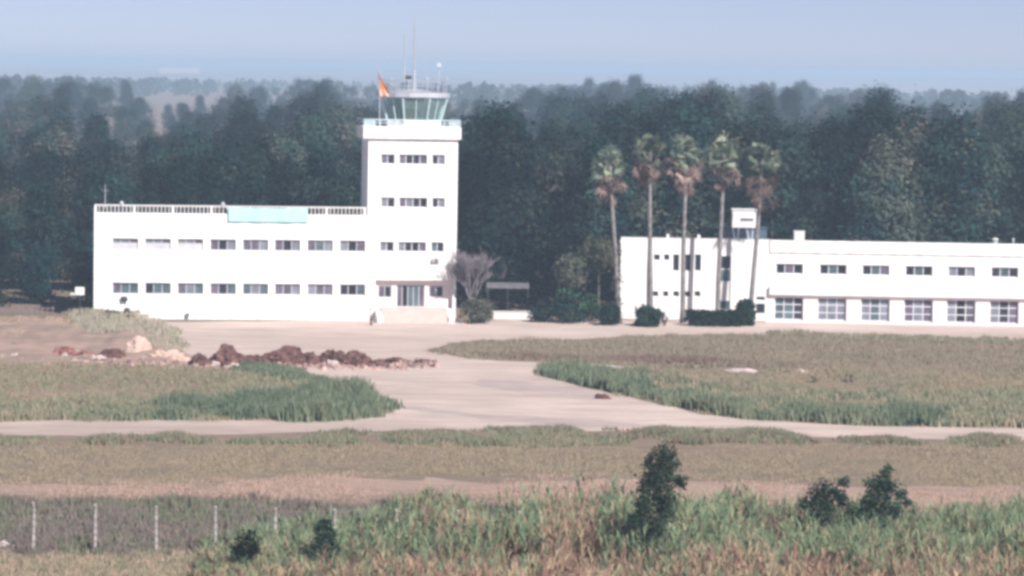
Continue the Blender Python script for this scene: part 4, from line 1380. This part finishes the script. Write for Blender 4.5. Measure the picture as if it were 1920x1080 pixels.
# small dark plants and stones in the fields
for i, (px, py, w, h, lab) in enumerate([(1525, 718, .7, .45, 'small dark tussock in the lower field, one nearer the hedge'), (1592, 718, .8, .6, 'small dark tussock in the lower field, farther from the hedge'), (1312, 690, 1.4, .35, 'low grey tussock near the thin end of the lower field')]):
    bush('tussock', lab, 'plant', px, py, w, h, [(.06, .06, .06), (.08, .08, .07)], 110 + i, 10, .08, per=120, stems=False)

def lumpy(name, px, py, w, h, d, mat, label, cat, seed, rough=.35, lumps=0, group=None):
    """irregular heap or stone: a displaced dome with smaller clods on it"""
    g0 = G(px, py)
    bm = bmesh.new()
    bmesh.ops.create_icosphere(bm, subdivisions=4, radius=1)
    for v in bm.verts:
        p = v.co.copy()
        o3 = Vector((seed * 3.1, seed * 1.7, seed))
        nz_ = mnoise.noise(p * 1.5 + o3) * rough * 1.3 + (abs(mnoise.noise(p * 3.4 + o3)) - .25) * -rough * 1.1 + mnoise.noise(p * 7 + o3) * rough * .55 + mnoise.noise(p * 15 + o3) * rough * .3
        v.co = p * (1 + nz_)
        v.co.x *= w / 2; v.co.y *= d / 2
        q = min(1, math.hypot(p.x, p.y))
        v.co.z = (h * (1 - q ** 1.8) ** .8 * (1 + nz_ * .75) + .02 if p.z > 0 and cat == 'heap' else v.co.z * h if p.z > 0 else v.co.z * .15)
    rl_ = random.Random(seed)
    for k in range(lumps):
        a = rl_.uniform(0, 6.28); q = rl_.random() ** .6 * .9
        m = Matrix.Translation((q * w / 2 * math.cos(a), q * d / 2 * math.sin(a), h * (1 - q ** 2) * .85)) @ Matrix.Diagonal((1, 1, .8, 1))
        r = bmesh.ops.create_icosphere(bm, subdivisions=1, radius=rl_.uniform(.05, .17) * min(1.1, h + .35), matrix=m)
        for v in r['verts']:
            v.co += Vector((rl_.uniform(-.05, .05), rl_.uniform(-.05, .05), rl_.uniform(-.05, .05)))
    me = bpy.data.meshes.new(name)
    bm.to_mesh(me); bm.free()
    o = link(name, me, M[mat])
    o.location = g0
    return tag(o, label, cat, group)

HP = 'dark soil heaps dumped on the apron'
HEAPS = [(376, 686, 1.4, .95, 1.6, 'soil', 'small brown soil heap at the bank end of the row', .4, 40),
         (436, 685, 2.7, 1.25, 2.2, 'soil', 'knobbly dark soil heap between the small one and the largest', .5, 70),
         (486, 684, 1.5, .8, 1.6, 'soil', 'low dark heap filling the gap before the largest one', .5, 40),
         (532, 682, 3.2, 1.35, 2.4, 'soil', 'largest dark soil heap, broad and domed', .4, 90),
         (585, 682, 1.8, .9, 1.8, 'soil', 'dark heap leaning on the far shoulder of the largest one', .5, 50),
         (622, 683, 1.7, 1.0, 1.6, 'soil', 'jagged dark heap with a pale pink stone at its foot', .55, 46),
         (668, 687, 2.3, 1.05, 1.8, 'soil', 'dark heap closing the unbroken row, just before the break', .5, 60),
         (745, 681, 1.9, .5, 1.2, 'soil', 'long flat dark heap after the break in the row', .5, 36),
         (796, 682, 1.5, .34, .8, 'soil', 'smallest dark heap at the tower end of the row', .5, 20),
         (122, 670, 1.7, .95, 1.6, 'redsoil', 'tallest rust-red soil heap at the foot of the bank', .45, 34),
         (160, 672, 1.6, .6, 1.4, 'redsoil', 'lower rust-red heap next to the purplish one', .45, 34),
         (208, 676, 2.3, .95, 2.0, 'soil', 'purplish dark heap between the red heaps and the boulder', .45, 50),
         (92, 668, 1.5, .45, 1.3, 'redsoil', 'thin rust-red heap between the low dark heap and the tallest red heap', .45, 30),
         (706, 686, 1.5, .45, 1.1, 'soil', 'low crumbled dark heap in the break before the long flat heap', .5, 30),
         (62, 666, 1.9, .4, 1.4, 'soil', 'low dark heap farthest along the bank from the boulder', .45, 24)]
for i, (px, py, w, h, d, m, lab, ro, lu) in enumerate(HEAPS):
    lumpy('soil_heap', px, py, w * 1.08, h * .8, d, m, lab, 'heap', i + 1, ro, lu, HP)
def loose_rubble():
    rg = random.Random(4)
    mb = MB()
    for k in range(1500):
        px = rg.uniform(-20, 820) if k % 3 else rg.uniform(-20, 340); py = np.interp(px, [20, 200, 330, 480, 700, 820], [672, 680, 684, 687, 690, 684]) + rg.gauss(0, 3.2)
        p = G(px, py); r = rg.choice([.04, .06, .08, .12, .16, .22]) * rg.uniform(.7, 1.2)
        a = rg.uniform(0, 3)
        n = len(mb.v)
        vs = [(r * math.cos(a + q * 1.5708) * rg.uniform(.7, 1.3), r * math.sin(a + q * 1.5708) * rg.uniform(.7, 1.3), 0) for q in range(4)]
        mb.v += [(p.x + v[0], p.y + v[1], -.01) for v in vs] + [(p.x + v[0] * .6, p.y + v[1] * .6, r * rg.uniform(.8, 1.4)) for v in vs]
        mb.f += [(n + q, n + (q + 1) % 4, n + 4 + (q + 1) % 4, n + 4 + q) for q in range(4)] + [(n + 4, n + 5, n + 6, n + 7)]
    o = mb.build('loose_rubble', M['clod'])
    tag(o, 'loose clods and rubble strewn round the feet of the soil heaps', 'rubble', kind='stuff')
loose_rubble()
lumpy('boulder', 259, 670, 1.75, 1.35, 1.5, 'pinkrock', 'large pale pink boulder on the bank', 'boulder', 11, .22)
lumpy('rock_slab', 312, 678, 2.9, .7, 1.6, 'pinkrock', 'broken pink rock spill beside the large boulder', 'rock', 12, .5, 10)
for i, (px, py, w, h, lab) in enumerate([(186, 678, 1.1, .42, 'white rubble chunk in front of the purplish heap'), (141, 671, .45, .45, 'small white stone in front of the red heap'), (121, 673, .5, .35, 'small pinkish stone at the foot of the red heap'),
                                         (28, 674, .6, .35, 'pale stone below the low dark heap by the bank end'), (404, 688, .5, .4, 'white stone in front of the knobbly dark heap'), (440, 690, 1.0, .25, 'flat pale rubble at the foot of the knobbly heap'),
                                         (625, 687, .9, .4, 'pale pink stone at the foot of the heap after the largest'), (1140, 690, 1.6, .16, 'flat pale slab at the thin tip of the lower field'), (1392, 697, 1.9, .2, 'long flat pale slab lying in the field before the block'), (1502, 699, .8, .2, 'small pale slab lying in the field past the long one'),
                                         (6, 1033, 1.0, .35, 'pale rock beside the first fence post')]):
    lumpy('stone', px, py, w, h, w * .7, 'whiterock', lab, 'stone', 20 + i, .4)
lumpy('dark_lump', 1130, 748, 1.0, .26, .6, 'soil', 'dark lump lying on the apron beside the green weeds', 'lump', 40, .5, 4)

# wire fence
Y0 = G(178, 1040).y
fence = tag(empty('wire_fence', (G(178, 1040).x, Y0, 0)), 'wire fence on pale slanting-topped posts before the dark scrub', 'fence')
x0f = G(178, 1040).x
pxs = [-54, 62, 178, 293, 404, 516, 627, 742, 858, 972, 1086]
prev = None
for i, px in enumerate(pxs):
    p = P(px, 1030, Y0)
    x = p.x - x0f
    hgt = 2.08 + rnd.uniform(-.05, .05)
    w = .075
    MB().tube([(x, 0, -.1), (x + rnd.uniform(-.03, .03), 0, hgt - .25), (x + .0, -.12, hgt)], [w, w * .92, w * .8], 6).build('post', M['post'], fence)
x0_, x1_ = P(pxs[0], 1030, Y0).x - x0f, P(pxs[-1], 1030, Y0).x - x0f
for z in (.25, .55, .85, 1.15, 1.45, 1.75, 1.95):
    MB().tube([(x0_ + (x1_ - x0_) * k / 20, -.08, z + .015 * math.sin(k * 1.3 + z * 5)) for k in range(21)], .012, 4).build('wire', M['wire'], fence)

# ------------------------------------------------------------------ air
hz_m, hn, hb = new_mat('haze_air')
hn.nodes.remove(hb)
pv = hn.nodes.new('ShaderNodeVolumePrincipled')
pv.inputs['Color'].default_value = (0.56, 0.755, 0.98, 1)
pv.inputs['Density'].default_value = 0.00044
pv.inputs['Anisotropy'].default_value = 0.0
hn.links.new(pv.outputs[0], hn.nodes['Material Output'].inputs['Volume'])
hb_ = MB().box(-6100, 6100, -60, 12100, -4.5, 27.5).build('haze', hz_m)
tag(hb_, kind='stuff')
